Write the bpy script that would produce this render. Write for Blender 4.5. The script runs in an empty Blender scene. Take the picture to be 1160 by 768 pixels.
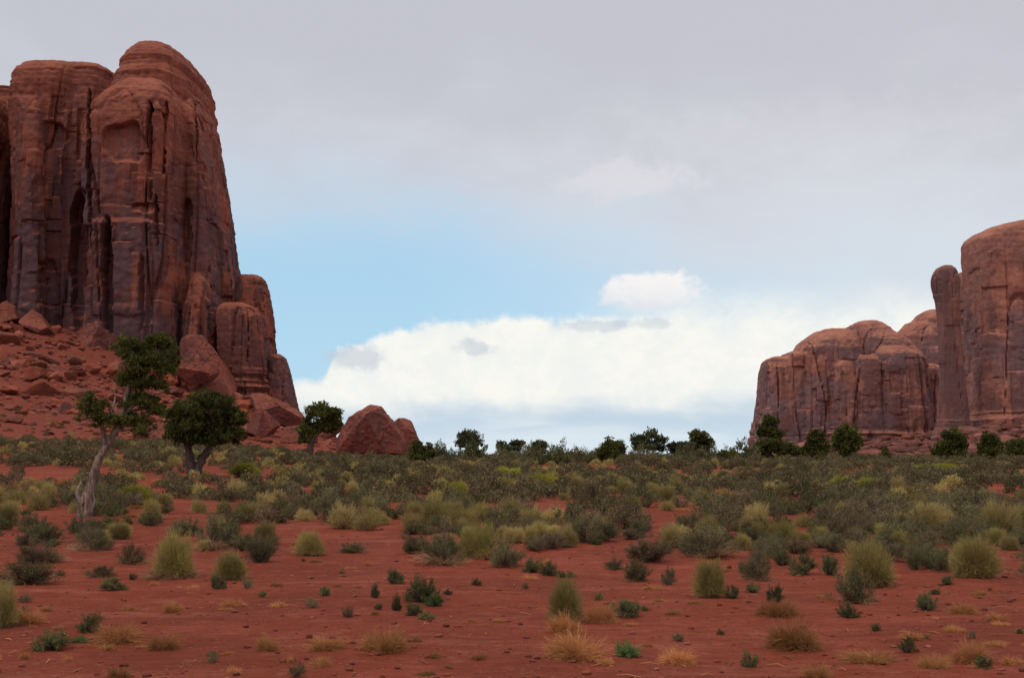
import bpy, bmesh, math, random
import numpy as np
from mathutils import Vector

R = math.radians
rng = np.random.default_rng(7)
random.seed(7)

# ------------------------------------------------------------------ camera, sky, sun, exposure
scene = bpy.context.scene
COL = scene.collection
EYE = 1.7
F_PX, CX, CY, HORIZON = 1400.0, 580.0, 384.0, 518.0
PITCH = math.atan((HORIZON - CY) / F_PX)
cam_d = bpy.data.cameras.new("camera")
cam_d.sensor_width = 36.0
cam_d.lens = 36.0 * F_PX / 1160.0
cam_d.clip_start, cam_d.clip_end = 0.1, 20000.0
cam = bpy.data.objects.new("camera", cam_d)
COL.objects.link(cam)
cam.location = (0, 0, EYE)
cam.rotation_euler = (R(90) + PITCH, 0, 0)
scene.camera = cam

SUN_ELEV, SUN_AZ = 58.0, -125.0     # azimuth clockwise from +Y: behind the camera, to its left
SUN_STRENGTH, SUN_ANGLE = 1.1, 12.0
WORLD_STRENGTH = 0.1

scene.view_settings.view_transform = 'Standard'
scene.view_settings.look = 'None'
scene.view_settings.exposure = 0.0
scene.view_settings.gamma = 1.0
scene.view_settings.use_curve_mapping = False
scene.render.engine = 'CYCLES'
scene.cycles.use_denoising = True
scene.cycles.max_bounces = 6
scene.cycles.transparent_max_bounces = 8
scene.cycles.volume_bounces = 1


class Nodes:
    """tiny helper to write shader node graphs as expressions"""
    def __init__(self, tree):
        self.t = tree
        tree.nodes.clear()

    def n(self, kind, **kw):
        nd = self.t.nodes.new(kind)
        for k, v in kw.items():
            setattr(nd, k, v)
        return nd

    def put(self, sock, v):
        if isinstance(v, bpy.types.NodeSocket):
            self.t.links.new(v, sock)
        elif v is not None:
            sock.default_value = v

    def m(self, op, a, b=None, c=None, clamp=False):
        nd = self.n('ShaderNodeMath', operation=op, use_clamp=clamp)
        self.put(nd.inputs[0], a)
        if b is not None: self.put(nd.inputs[1], b)
        if c is not None: self.put(nd.inputs[2], c)
        return nd.outputs[0]

    def ss(self, x, lo, hi, a=0.0, b=1.0):
        nd = self.n('ShaderNodeMapRange', interpolation_type='SMOOTHSTEP', clamp=True)
        self.put(nd.inputs['Value'], x)
        self.put(nd.inputs['From Min'], lo); self.put(nd.inputs['From Max'], hi)
        self.put(nd.inputs['To Min'], a); self.put(nd.inputs['To Max'], b)
        return nd.outputs[0]

    def mix(self, f, a, b, blend='MIX'):
        nd = self.n('ShaderNodeMix', data_type='RGBA', blend_type=blend)
        self.put(nd.inputs[0], f)
        self.put(nd.inputs[6], a if not isinstance(a, tuple) else (*a, 1)[:4])
        self.put(nd.inputs[7], b if not isinstance(b, tuple) else (*b, 1)[:4])
        return nd.outputs[2]

    def noise(self, vec, scale, detail=4.0, rough=0.55, dist=0.0):
        nd = self.n('ShaderNodeTexNoise')
        self.put(nd.inputs['Vector'], vec)
        nd.inputs['Scale'].default_value = scale
        nd.inputs['Detail'].default_value = detail
        nd.inputs['Roughness'].default_value = rough
        nd.inputs['Distortion'].default_value = dist
        return nd.outputs['Fac']

    def vmul(self, vec, s):
        nd = self.n('ShaderNodeVectorMath', operation='MULTIPLY')
        self.put(nd.inputs[0], vec); nd.inputs[1].default_value = s
        return nd.outputs[0]

    def comb(self, x, y, z):
        nd = self.n('ShaderNodeCombineXYZ')
        for i, v in enumerate((x, y, z)): self.put(nd.inputs[i], v)
        return nd.outputs[0]


def ray_dir(px, py):
    xc, yc = (px - CX) / F_PX, (CY - py) / F_PX
    return np.array([xc, math.cos(PITCH) - yc * math.sin(PITCH), math.sin(PITCH) + yc * math.cos(PITCH)])


def azel(px, py):
    d = ray_dir(px, py)
    return math.degrees(math.atan2(d[0], d[1])), math.degrees(math.asin(d[2] / np.linalg.norm(d)))


def make_world():
    w = bpy.data.worlds.new("World")
    scene.world = w
    w.use_nodes = True
    k = Nodes(w.node_tree)
    out = k.n('ShaderNodeOutputWorld')
    bg = k.n('ShaderNodeBackground')
    bg.inputs['Strength'].default_value = WORLD_STRENGTH
    k.t.links.new(bg.outputs[0], out.inputs[0])
    sky = k.n('ShaderNodeTexSky', sky_type='NISHITA')
    sky.sun_disc = False
    sky.sun_elevation = R(SUN_ELEV)
    sky.sun_rotation = R(SUN_AZ)
    sky.altitude = 1600
    sky.dust_density = 1.5
    d = k.n('ShaderNodeTexCoord').outputs['Generated']
    nrm = k.n('ShaderNodeVectorMath', operation='NORMALIZE')
    k.t.links.new(d, nrm.inputs[0])
    d = nrm.outputs[0]
    sep = k.n('ShaderNodeSeparateXYZ')
    k.t.links.new(d, sep.inputs[0])
    X, Y, Z = sep.outputs
    deg = 180 / math.pi
    az = k.m('MULTIPLY', k.m('ARCTAN2', X, Y), deg)
    el = k.m('MULTIPLY', k.m('ARCSINE', Z), deg)
    S = 1.0 / WORLD_STRENGTH

    def c(r, g, b): return (r * S, g * S, b * S)
    flat = k.comb(az, k.m('MULTIPLY', el, 1.9), 0.0)          # clouds lie flat: stretched along the horizon
    n_big = k.noise(flat, 0.055, 5, 0.5, 0.4)
    n_mid = k.noise(flat, 0.16, 6, 0.55, 0.3)
    round_ = k.comb(az, k.m('MULTIPLY', el, 1.25), 3.0)
    n_puff = k.noise(round_, 0.42, 7, 0.58, 0.25)
    n_fine = k.noise(round_, 1.6, 6, 0.6, 0.2)
    nb = k.m('SUBTRACT', n_big, 0.5); nm = k.m('SUBTRACT', n_mid, 0.5)
    npf = k.m('SUBTRACT', n_puff, 0.5); nf = k.m('SUBTRACT', n_fine, 0.5)
    # clear air low in the sky, whitened by thin veil
    veil = k.ss(el, 3.0, 13.0)
    blue = k.mix(0.74, sky.outputs[0], c(0.46, 0.745, 0.955))
    col = k.mix(k.ss(az, -6.0, 20.0, 0.04, 0.80), blue, c(0.72, 0.80, 0.86))
    # high overcast sheet
    e2 = k.m('ADD', el, k.m('ADD', k.m('MULTIPLY', nb, 7.0), k.m('MULTIPLY', nm, 3.0)))
    e2 = k.m('ADD', e2, k.ss(az, -6.0, 16.0, -0.6, 2.6))
    sheet = k.ss(e2, 7.2, 14.6)
    tone = k.ss(k.m('ADD', el, k.m('MULTIPLY', nm, 9.0)), 9.0, 19.0)
    shc = k.mix(tone, c(0.68, 0.70, 0.755), c(0.555, 0.555, 0.615))
    col = k.mix(k.m('MULTIPLY', sheet, 0.97), col, shc)
    col = k.mix(k.ss(el, 22.0, 55.0), col, k.mix(n_mid, c(0.86, 0.86, 0.90), c(1.05, 1.04, 1.04)))
    # faint warm wisp in the sheet
    def blob(px, py, wx, wy, lo, hi, noise_amp):
        a0, e0 = azel(px, py)
        sx, sy = wx / F_PX * deg, wy / F_PX * deg
        q = k.m('SQRT', k.m('ADD', k.m('POWER', k.m('DIVIDE', k.m('SUBTRACT', az, a0), sx), 2.0),
                               k.m('POWER', k.m('DIVIDE', k.m('SUBTRACT', el, e0), sy), 2.0)))
        q = k.m('ADD', q, k.m('ADD', k.m('MULTIPLY', npf, noise_amp), k.m('MULTIPLY', nf, noise_amp * 0.45)))
        return k.ss(q, lo, hi, 1.0, 0.0)
    front = k.m('GREATER_THAN', Y, 0.0)
    col = k.mix(k.m('MULTIPLY', blob(705, 205, 75, 24, 0.5, 1.15, 2.4), 0.42), col, c(0.80, 0.76, 0.79))
    col = k.mix(k.m('MULTIPLY', blob(930, 150, 240, 40, 0.2, 1.3, 2.0), 0.25), col, c(0.76, 0.75, 0.79))
    # bright bank of cumulus
    e_top = azel(600, 364)[1]; e_bot = azel(600, 458)[1]
    A = lambda px: azel(px, 400)[0]
    E = lambda py: azel(400, py)[1]
    top = k.m('ADD', k.ss(az, A(364), A(384), E(430), E(399)), k.ss(az, A(374), A(500), 0.0, E(362) - E(399)))
    top = k.m('ADD', top, k.ss(az, A(270), A(350), -1.2, 0.0))
    top = k.m('ADD', top, k.m('ADD', k.m('MULTIPLY', npf, 1.5), k.m('MULTIPLY', nf, 0.55)))
    m_top = k.ss(k.m('SUBTRACT', el, top), -0.28, 0.30, 1.0, 0.0)
    soft = k.ss(k.m('SUBTRACT', el, top), -1.0, 1.8, 1.0, 0.0)
    right = k.ss(az, 2.0, 9.0)
    m_top = k.mix(right, m_top, soft)
    bank = k.m('MULTIPLY', m_top, k.ss(k.m('ADD', el, k.m('ADD', k.m('MULTIPLY', nm, 2.6), k.m('MULTIPLY', npf, 0.8))), e_bot - 0.8, e_bot + 0.6))
    bcol = k.mix(k.ss(k.m('ADD', n_puff, k.m('MULTIPLY', nf, 0.5)), 0.36, 0.64), c(0.885, 0.90, 0.87), c(0.96, 0.95, 0.885))
    low = k.mix(k.ss(k.m('ADD', el, k.m('MULTIPLY', nm, 2.2)), 0.2, 2.0), c(0.70, 0.80, 0.87), c(0.545, 0.665, 0.775))
    streak = k.ss(k.noise(k.comb(az, k.m('MULTIPLY', el, 6.0), 1.0), 0.13, 5, 0.5, 0.3), 0.48, 0.66)
    low = k.mix(k.m('MULTIPLY', streak, 0.6), low, c(0.80, 0.86, 0.88))
    col = k.mix(k.ss(el, e_bot - 0.1, e_bot + 1.3, 1.0, 0.0), col, low)
    col = k.mix(k.m('MULTIPLY', bank, 0.98), col, bcol)
    # separate small cumulus and dark scud
    cu = blob(742, 334, 78, 30, 0.55, 1.0, 1.7)
    ccol = k.mix(k.ss(k.m('ADD', el, k.m('MULTIPLY', npf, 2.2)), azel(741, 350)[1], azel(741, 318)[1]), c(0.76, 0.79, 0.84), c(0.93, 0.91, 0.90))
    col = k.mix(k.m('MULTIPLY', cu, k.ss(el, azel(741, 360)[1], azel(741, 346)[1])), col, ccol)
    for px, py, wx, wy, f in ((402, 404, 36, 18, 0.62), (541, 393, 28, 11, 0.6), (676, 369, 44, 9, 0.5), (735, 367, 46, 8, 0.4)):
        col = k.mix(k.m('MULTIPLY', blob(px, py, wx, wy, 0.45, 1.0, 1.9), f), col, c(0.54, 0.60, 0.68))
    # below the horizon: ground-bounce tone
    col = k.mix(k.ss(el, -3.0, -0.3, 1.0, 0.0), col, c(0.40, 0.34, 0.33))
    k.t.links.new(col, bg.inputs['Color'])


make_world()
sun_d = bpy.data.lights.new("sun", 'SUN')
sun_d.energy = SUN_STRENGTH
sun_d.angle = R(SUN_ANGLE)
sun_d.color = (1.0, 0.95, 0.88)
sun = bpy.data.objects.new("sun", sun_d)
COL.objects.link(sun)
sd = Vector((math.sin(R(SUN_AZ)) * math.cos(R(SUN_ELEV)), math.cos(R(SUN_AZ)) * math.cos(R(SUN_ELEV)), math.sin(R(SUN_ELEV))))
sun.rotation_euler = sd.to_track_quat('Z', 'Y').to_euler()
sun.location = (0, 0, 300)

# ------------------------------------------------------------------ numpy noise
def _hash(ix, iy, iz, seed):
    h = (ix.astype(np.int64) * 374761393 + iy.astype(np.int64) * 668265263 + iz.astype(np.int64) * 1274126177 + seed * 974634533) & 0xFFFFFFFF
    h = ((h ^ (h >> 13)) * 1274126177) & 0xFFFFFFFF
    h = ((h ^ (h >> 16)) * 2246822519) & 0xFFFFFFFF
    return (h ^ (h >> 15)) & 0xFFFFFFFF


def perlin(P, seed=0):
    P = np.asarray(P, float)
    i = np.floor(P).astype(np.int64)
    f = P - i
    u = f * f * f * (f * (f * 6 - 15) + 10)
    out = np.zeros(len(P))
    for dx in (0, 1):
        wx = u[:, 0] if dx else 1 - u[:, 0]
        for dy in (0, 1):
            wy = u[:, 1] if dy else 1 - u[:, 1]
            for dz in (0, 1):
                wz = u[:, 2] if dz else 1 - u[:, 2]
                h = _hash(i[:, 0] + dx, i[:, 1] + dy, i[:, 2] + dz, seed)
                g = np.stack([(h & 1023) / 511.5 - 1, ((h >> 10) & 1023) / 511.5 - 1, ((h >> 20) & 1023) / 511.5 - 1], 1)
                out += wx * wy * wz * (g[:, 0] * (f[:, 0] - dx) + g[:, 1] * (f[:, 1] - dy) + g[:, 2] * (f[:, 2] - dz))
    return out * 1.3


def fbm(P, octv=4, seed=0, gain=0.5):
    out = np.zeros(len(P)); a = 1.0; s = 1.0
    for o in range(octv):
        out += a * perlin(np.asarray(P) * s + 17.3 * o, seed + o)
        a *= gain; s *= 2.03
    return out


def worley(P, seed=0):
    P = np.asarray(P, float)
    i = np.floor(P).astype(np.int64)
    f1 = np.full(len(P), 9.0); f2 = np.full(len(P), 9.0); val = np.zeros(len(P))
    for dx in (-1, 0, 1):
        for dy in (-1, 0, 1):
            for dz in (-1, 0, 1):
                c = i + np.array([dx, dy, dz])
                h = _hash(c[:, 0], c[:, 1], c[:, 2], seed)
                q = c + np.stack([(h & 1023) / 1023, ((h >> 10) & 1023) / 1023, ((h >> 20) & 1023) / 1023], 1)
                d = np.sqrt(((q - P) ** 2).sum(1))
                v = _hash(c[:, 0], c[:, 1], c[:, 2], seed + 77) / 4294967295.0
                near = d < f1
                f2 = np.where(near, f1, np.minimum(f2, d))
                val = np.where(near, v, val)
                f1 = np.where(near, d, f1)
    return f1, f2, val


def sstep(x, a, b):
    t = np.clip((np.asarray(x, float) - a) / (b - a), 0, 1)
    return t * t * (3 - 2 * t)


# ------------------------------------------------------------------ objects
def at(px, py, Y):
    d = ray_dir(px, py)
    return np.array([d[0], d[1], d[2]]) * (Y / d[1]) + np.array([0, 0, EYE])


def project(P):
    d = P - np.array([0, 0, EYE])
    cp, sp = math.cos(PITCH), math.sin(PITCH)
    fw = d[:, 1] * cp + d[:, 2] * sp
    up = -d[:, 1] * sp + d[:, 2] * cp
    return CX + F_PX * d[:, 0] / fw, CY - F_PX * up / fw


def mesh_from(name, V, faces, mats, midx=None, smooth=False):
    me = bpy.data.meshes.new(name)
    V = np.asarray(V, np.float32)
    if isinstance(faces, np.ndarray):
        nf, k = faces.shape
        me.vertices.add(len(V)); me.vertices.foreach_set('co', V.ravel())
        me.loops.add(nf * k); me.loops.foreach_set('vertex_index', faces.astype(np.int32).ravel())
        me.polygons.add(nf)
        me.polygons.foreach_set('loop_start', np.arange(0, nf * k, k, dtype=np.int32))
        me.polygons.foreach_set('loop_total', np.full(nf, k, np.int32))
    else:
        me.from_pydata([tuple(v) for v in V], [], faces)
    for m in (mats if isinstance(mats, (list, tuple)) else [mats]):
        me.materials.append(m)
    if midx is not None:
        me.polygons.foreach_set('material_index', np.asarray(midx, np.int32))
    me.polygons.foreach_set('use_smooth', np.full(len(me.polygons), bool(smooth)))
    me.update(calc_edges=True)
    me.validate()
    return me


def link(name, data, parent=None, loc=(0, 0, 0), rz=0.0, sc=(1, 1, 1)):
    o = bpy.data.objects.new(name, data)
    COL.objects.link(o)
    if parent: o.parent = parent
    o.location = loc; o.rotation_euler = (0, 0, rz); o.scale = sc
    return o


def tag(o, label, cat, group=None, kind=None):
    if label: o['label'] = label
    if cat: o['category'] = cat
    if group: o['group'] = group
    if kind: o['kind'] = kind
    return o


def copy_thing(root, loc, rz, sc, label, group):
    c = root.copy(); COL.objects.link(c)
    c.location = loc; c.rotation_euler = (0, 0, rz); c.scale = sc
    c['label'] = label; c['group'] = group
    for ch in root.children:
        d = ch.copy(); COL.objects.link(d); d.parent = c
    return c


# ------------------------------------------------------------------ materials
def new_mat(name):
    m = bpy.data.materials.new(name)
    m.use_nodes = True
    k = Nodes(m.node_tree)
    out = k.n('ShaderNodeOutputMaterial')
    b = k.n('ShaderNodeBsdfPrincipled')
    b.inputs['Roughness'].default_value = 0.9
    b.inputs['Specular IOR Level'].default_value = 0.15
    k.t.links.new(b.outputs[0], out.inputs[0])
    return m, k, b


def bump(k, b, height, strength, dist):
    nd = k.n('ShaderNodeBump')
    nd.inputs['Strength'].default_value = strength
    nd.inputs['Distance'].default_value = dist
    k.put(nd.inputs['Height'], height)
    k.t.links.new(nd.outputs[0], b.inputs['Normal'])


def rock_material(name, base, light, varnish, grey, s=1.0, var_amt=1.0, cap=999.0, shift=0.0, vary=False):
    """red sandstone: bedding, orange weathered tops, dark desert varnish hanging down the steep faces"""
    m, k, b = new_mat(name)
    g = k.n('ShaderNodeNewGeometry')
    pos = g.outputs['Position']
    sep = k.n('ShaderNodeSeparateXYZ'); k.t.links.new(g.outputs['True Normal'], sep.inputs[0])
    nz = sep.outputs[2]
    big = k.noise(pos, 0.035 / s, 5, 0.55)
    mid = k.noise(pos, 0.16 / s, 6, 0.6)
    fine = k.noise(pos, 0.9 / s, 6, 0.65)
    streak = k.noise(k.vmul(pos, (1, 1, 0.07)), 0.30 / s, 6, 0.6, 0.3)
    streak2 = k.noise(k.vmul(pos, (1, 1, 0.03)), 0.9 / s, 5, 0.6)
    bed = k.noise(k.vmul(pos, (0.05, 0.05, 1)), 0.45 / s, 5, 0.6, 0.2)
    col = k.mix(k.ss(mid, 0.35, 0.65), base, light)
    col = k.mix(k.m('MULTIPLY', k.ss(bed, 0.52, 0.66), 0.35), col, tuple(c * 0.72 for c in base))
    steep = k.ss(nz, 0.28, 0.60, 1.0, 0.0)
    sz = k.n('ShaderNodeSeparateXYZ'); k.t.links.new(pos, sz.inputs[0])
    hz = k.m('ADD', sz.outputs[2], k.m('MULTIPLY', k.m('SUBTRACT', big, 0.5), 70.0))
    steep = k.m('MULTIPLY', steep, k.ss(hz, cap - 12.0, cap + 30.0, 1.0, 0.25))
    vo = k.n('ShaderNodeTexVoronoi'); vo.inputs['Scale'].default_value = 1.0
    wv = k.n('ShaderNodeVectorMath', operation='ADD')
    k.put(wv.inputs[0], k.vmul(pos, (0.105 / s, 0.105 / s, 0.038 / s)))
    k.put(wv.inputs[1], k.vmul(k.comb(mid, big, mid), (0.9, 0.9, 0.5)))
    k.put(vo.inputs['Vector'], wv.outputs[0])
    vr = k.n('ShaderNodeSeparateXYZ'); k.t.links.new(vo.outputs['Color'], vr.inputs[0])
    slabv = k.m('MULTIPLY', k.m('SUBTRACT', vr.outputs[0], 0.5), 0.26)
    v = k.m('MULTIPLY', k.ss(k.m('ADD', slabv, k.m('ADD', k.m('MULTIPLY', streak, 0.6), k.m('MULTIPLY', big, 0.55))), 0.52 - shift, 0.64 - shift), steep)
    col = k.mix(k.m('MULTIPLY', v, 0.85 * var_amt), col, varnish)
    gmask = k.m('MULTIPLY', k.ss(k.m('ADD', k.m('MULTIPLY', streak2, 0.5), k.m('MULTIPLY', k.noise(pos, 0.06 / s, 4, 0.5), 0.6)), 0.56 - shift, 0.66 - shift), steep)
    col = k.mix(k.m('MULTIPLY', gmask, 0.75 * var_amt), col, grey)
    col = k.mix(k.ss(fine, 0.3, 0.75, 0.0, 0.35), col, tuple(c * 0.6 for c in base))
    if vary:
        rv = k.m('FRACT', k.m('ADD', g.outputs['Random Per Island'], k.n('ShaderNodeObjectInfo').outputs['Random']))
        hs = k.n('ShaderNodeHueSaturation'); k.put(hs.inputs['Color'], col)
        k.put(hs.inputs['Value'], k.m('ADD', 0.55, k.m('MULTIPLY', rv, 0.75)))
        k.put(hs.inputs['Saturation'], k.m('ADD', 0.94, k.m('MULTIPLY', k.m('FRACT', k.m('MULTIPLY', rv, 7.3)), 0.16)))
        col = hs.outputs[0]
    k.t.links.new(col, b.inputs['Base Color'])
    h = k.m('ADD', k.m('MULTIPLY', fine, 0.6), k.m('MULTIPLY', k.noise(pos, 3.0 / s, 5, 0.65), 0.25))
    h = k.m('ADD', h, k.m('MULTIPLY', streak2, 0.5))
    bump(k, b, h, 0.75, 1.0 * s)
    return m


M_BUTTE = rock_material('red_sandstone', (0.260, 0.076, 0.047), (0.360, 0.112, 0.066), (0.088, 0.036, 0.035), (0.094, 0.062, 0.072), 1.0, 1.0, 76.0, 0.065)
M_MESA = rock_material('far_sandstone', (0.310, 0.118, 0.084), (0.480, 0.195, 0.128), (0.150, 0.073, 0.072), (0.170, 0.116, 0.126), 1.5, 0.95, 92.0, 0.06)
M_SPIRE = rock_material('spire_sandstone', (0.24, 0.098, 0.076), (0.30, 0.125, 0.092), (0.118, 0.062, 0.062), (0.150, 0.098, 0.100), 1.2, 0.85, 400.0, 0.05)
M_BOULDER = rock_material('fallen_sandstone', (0.215, 0.060, 0.038), (0.31, 0.092, 0.058), (0.13, 0.046, 0.036), (0.15, 0.075, 0.062), 0.25, 0.5, 999.0, 0.0, True)


M_BIG = rock_material('slab_sandstone', (0.205, 0.056, 0.038), (0.295, 0.088, 0.056), (0.105, 0.040, 0.035), (0.13, 0.078, 0.072), 0.55, 0.75, 999.0, 0.03)
M_DEBRIS = rock_material('far_debris', (0.18, 0.070, 0.054), (0.26, 0.10, 0.072), (0.12, 0.055, 0.050), (0.17, 0.115, 0.105), 1.0, 0.7, 999.0, 0.0, True)


def ground_material():
    m, k, b = new_mat('red_desert_soil')
    pos = k.n('ShaderNodeNewGeometry').outputs['Position']
    big = k.noise(pos, 0.07, 5, 0.55)
    mid = k.noise(pos, 0.7, 6, 0.6)
    fine = k.noise(pos, 9.0, 6, 0.7)
    grit = k.noise(pos, 45.0, 4, 0.7)
    clod = k.noise(pos, 3.2, 6, 0.68)
    col = k.mix(k.ss(big, 0.35, 0.65), (0.232, 0.050, 0.025), (0.300, 0.070, 0.037))
    col = k.mix(k.ss(mid, 0.42, 0.70, 0, 0.55), col, (0.390, 0.095, 0.060))
    patch = k.noise(pos, 0.28, 5, 0.6, 0.5)
    col = k.mix(k.ss(patch, 0.46, 0.62, 0, 0.55), col, (0.175, 0.040, 0.025))
    col = k.mix(k.ss(k.noise(k.vmul(pos, (0.35, 1.5, 1)), 0.9, 5, 0.6), 0.54, 0.68, 0, 0.5), col, (0.395, 0.120, 0.076))
    col = k.mix(k.ss(clod, 0.50, 0.66, 0, 0.5), col, (0.200, 0.036, 0.023))
    col = k.mix(k.ss(clod, 0.34, 0.44, 0.5, 0), col, (0.400, 0.125, 0.085))
    col = k.mix(k.ss(fine, 0.52, 0.66, 0, 0.6), col, (0.185, 0.040, 0.026))
    v = k.n('ShaderNodeTexVoronoi'); v.inputs['Scale'].default_value = 11.0
    k.put(v.inputs['Vector'], pos)
    sp = k.m('MULTIPLY', k.ss(v.outputs['Distance'], 0.12, 0.25, 1, 0), k.ss(k.noise(pos, 1.7, 4), 0.46, 0.58))
    col = k.mix(k.m('MULTIPLY', sp, 0.65), col, (0.44, 0.20, 0.14))
    col = k.mix(k.ss(grit, 0.4, 0.75, 0, 0.35), col, (0.20, 0.046, 0.030))
    # stonier, browner earth on the talus slope
    sh = k.n('ShaderNodeSeparateXYZ'); k.t.links.new(pos, sh.inputs[0])
    slope = k.ss(k.m('ADD', sh.outputs[2], k.m('MULTIPLY', mid, 2.0)), 3.0, 8.0, 0.0, 0.8)
    col = k.mix(slope, col, k.mix(k.ss(clod, 0.35, 0.65), (0.155, 0.040, 0.027), (0.235, 0.064, 0.043)))
    # the far apron is duller, stonier debris
    sy = k.n('ShaderNodeSeparateXYZ'); k.t.links.new(pos, sy.inputs[0])
    far = k.ss(sy.outputs[1], 430.0, 560.0, 0.0, 0.75)
    deb = k.mix(k.ss(k.noise(pos, 0.12, 6, 0.65), 0.38, 0.62), (0.150, 0.058, 0.046), (0.230, 0.086, 0.064))
    col = k.mix(far, col, deb)
    k.t.links.new(col, b.inputs['Base Color'])
    wind = k.noise(k.vmul(pos, (0.55, 2.2, 1)), 2.6, 5, 0.62, 0.8)
    h = k.m('ADD', k.m('MULTIPLY', fine, 0.35), k.m('ADD', k.m('MULTIPLY', grit, 0.10), k.m('MULTIPLY', wind, 0.9)))
    h = k.m('ADD', h, k.m('ADD', k.m('MULTIPLY', sp, 0.15), k.m('MULTIPLY', clod, 0.8)))
    bump(k, b, h, 1.0, 0.16)
    b.inputs['Specular IOR Level'].default_value = 0.05
    return m


M_GROUND = ground_material()


def leaf_material(name, a, c, yellow=None, transl=0.25, scale=3.0, dead=None, dead_frac=0.0):
    m, k, b = new_mat(name)
    oi = k.n('ShaderNodeObjectInfo')
    pos = k.n('ShaderNodeNewGeometry').outputs['Position']
    rnd = k.n('ShaderNodeNewGeometry').outputs['Random Per Island']
    n1 = k.noise(pos, scale, 3, 0.5)
    col = k.mix(k.ss(k.m('ADD', k.m('MULTIPLY', n1, 0.8), k.m('MULTIPLY', rnd, 0.35)), 0.35, 0.8), a, c)
    if yellow:
        col = k.mix(k.m('MULTIPLY', k.ss(oi.outputs['Random'], 0.35, 1.0), 0.8), col, yellow)
    if dead:
        col = k.mix(k.m('GREATER_THAN', k.m('FRACT', k.m('MULTIPLY', rnd, 17.3)), 1.0 - dead_frac), col, dead)
    drift = k.noise(pos, 0.55, 2, 0.5)
    br = k.m('MULTIPLY', k.m('ADD', 0.8, k.m('MULTIPLY', rnd, 0.4)), k.ss(drift, 0.34, 0.66, 0.72, 1.3))
    br = k.m('MULTIPLY', br, k.ss(k.m('FRACT', k.m('MULTIPLY', oi.outputs['Random'], 5.7)), 0.0, 1.0, 0.82, 1.16))
    hsv = k.n('ShaderNodeHueSaturation')
    k.put(hsv.inputs['Value'], br); k.put(hsv.inputs['Color'], col)
    k.t.links.new(hsv.outputs[0], b.inputs['Base Color'])
    b.inputs['Specular IOR Level'].default_value = 0.1
    if transl:
        tr = k.n('ShaderNodeBsdfTranslucent')
        k.t.links.new(hsv.outputs[0], tr.inputs['Color'])
        ad = k.n('ShaderNodeMixShader'); ad.inputs[0].default_value = transl
        k.t.links.new(b.outputs[0], ad.inputs[1]); k.t.links.new(tr.outputs[0], ad.inputs[2])
        out = [n for n in k.t.nodes if n.type == 'OUTPUT_MATERIAL'][0]
        k.t.links.new(ad.outputs[0], out.inputs[0])
    return m


M_SAGE = leaf_material('sage_leaf', (0.088, 0.092, 0.034), (0.178, 0.168, 0.068), (0.185, 0.130, 0.072), 0.25, 3.0, (0.23, 0.145, 0.10), 0.14)
M_SAGE_STEM = leaf_material('sage_twig', (0.11, 0.062, 0.048), (0.19, 0.125, 0.10), None, 0.0)
M_RABBIT = leaf_material('rabbitbrush_stalk', (0.270, 0.240, 0.066), (0.430, 0.350, 0.112), (0.40, 0.30, 0.12), 0.42, 3.0, (0.40, 0.25, 0.13), 0.22)
M_RABBIT_STEM = leaf_material('rabbitbrush_wood', (0.17, 0.090, 0.06), (0.25, 0.15, 0.10), None, 0.0)
M_BRIGHT = leaf_material('bright_shrub_leaf', (0.24, 0.235, 0.030), (0.36, 0.32, 0.055), (0.34, 0.28, 0.05))
M_GRASS = leaf_material('dry_grass_blade', (0.34, 0.145, 0.052), (0.52, 0.25, 0.098), (0.42, 0.18, 0.075))
M_STRAW = leaf_material('dead_straw', (0.26, 0.135, 0.075), (0.42, 0.25, 0.14), None, 0.2)
M_GREEN = leaf_material('dark_shrub_leaf', (0.075, 0.078, 0.030), (0.160, 0.155, 0.062), None)
M_WEED = leaf_material('green_weed_leaf', (0.07, 0.13, 0.04), (0.14, 0.21, 0.06), None)
M_JUNIPER = leaf_material('juniper_leaf', (0.052, 0.062, 0.016), (0.130, 0.130, 0.030), None, 0.3, 1.3, (0.12, 0.075, 0.05), 0.08)
M_RIDGE = leaf_material('ridge_juniper_leaf', (0.060, 0.068, 0.034), (0.105, 0.108, 0.052), None, 0.2, 0.5)
M_OLIVE = leaf_material('olive_tree_leaf', (0.075, 0.085, 0.022), (0.13, 0.13, 0.035), None, 0.2, 0.5)


def bark_material(name, a, c, s=1.0):
    m, k, b = new_mat(name)
    pos = k.n('ShaderNodeTexCoord').outputs['Object']
    n1 = k.noise(k.vmul(pos, (1, 1, 0.12)), 22 * s, 5, 0.65, 0.5)
    n2 = k.noise(pos, 2.5, 4, 0.6)
    col = k.mix(k.ss(n1, 0.38, 0.62), a, c)
    col = k.mix(k.ss(n2, 0.4, 0.7, 0, 0.5), col, tuple(x * 0.55 for x in a))
    k.t.links.new(col, b.inputs['Base Color'])
    bump(k, b, n1, 0.9, 0.03)
    return m


M_BARK = bark_material('juniper_bark', (0.125, 0.074, 0.057), (0.36, 0.235, 0.18))
M_BARK_DARK = bark_material('dark_bark', (0.085, 0.055, 0.045), (0.16, 0.11, 0.09))
M_DEAD = bark_material('dead_wood', (0.24, 0.18, 0.15), (0.38, 0.31, 0.27))

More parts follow.
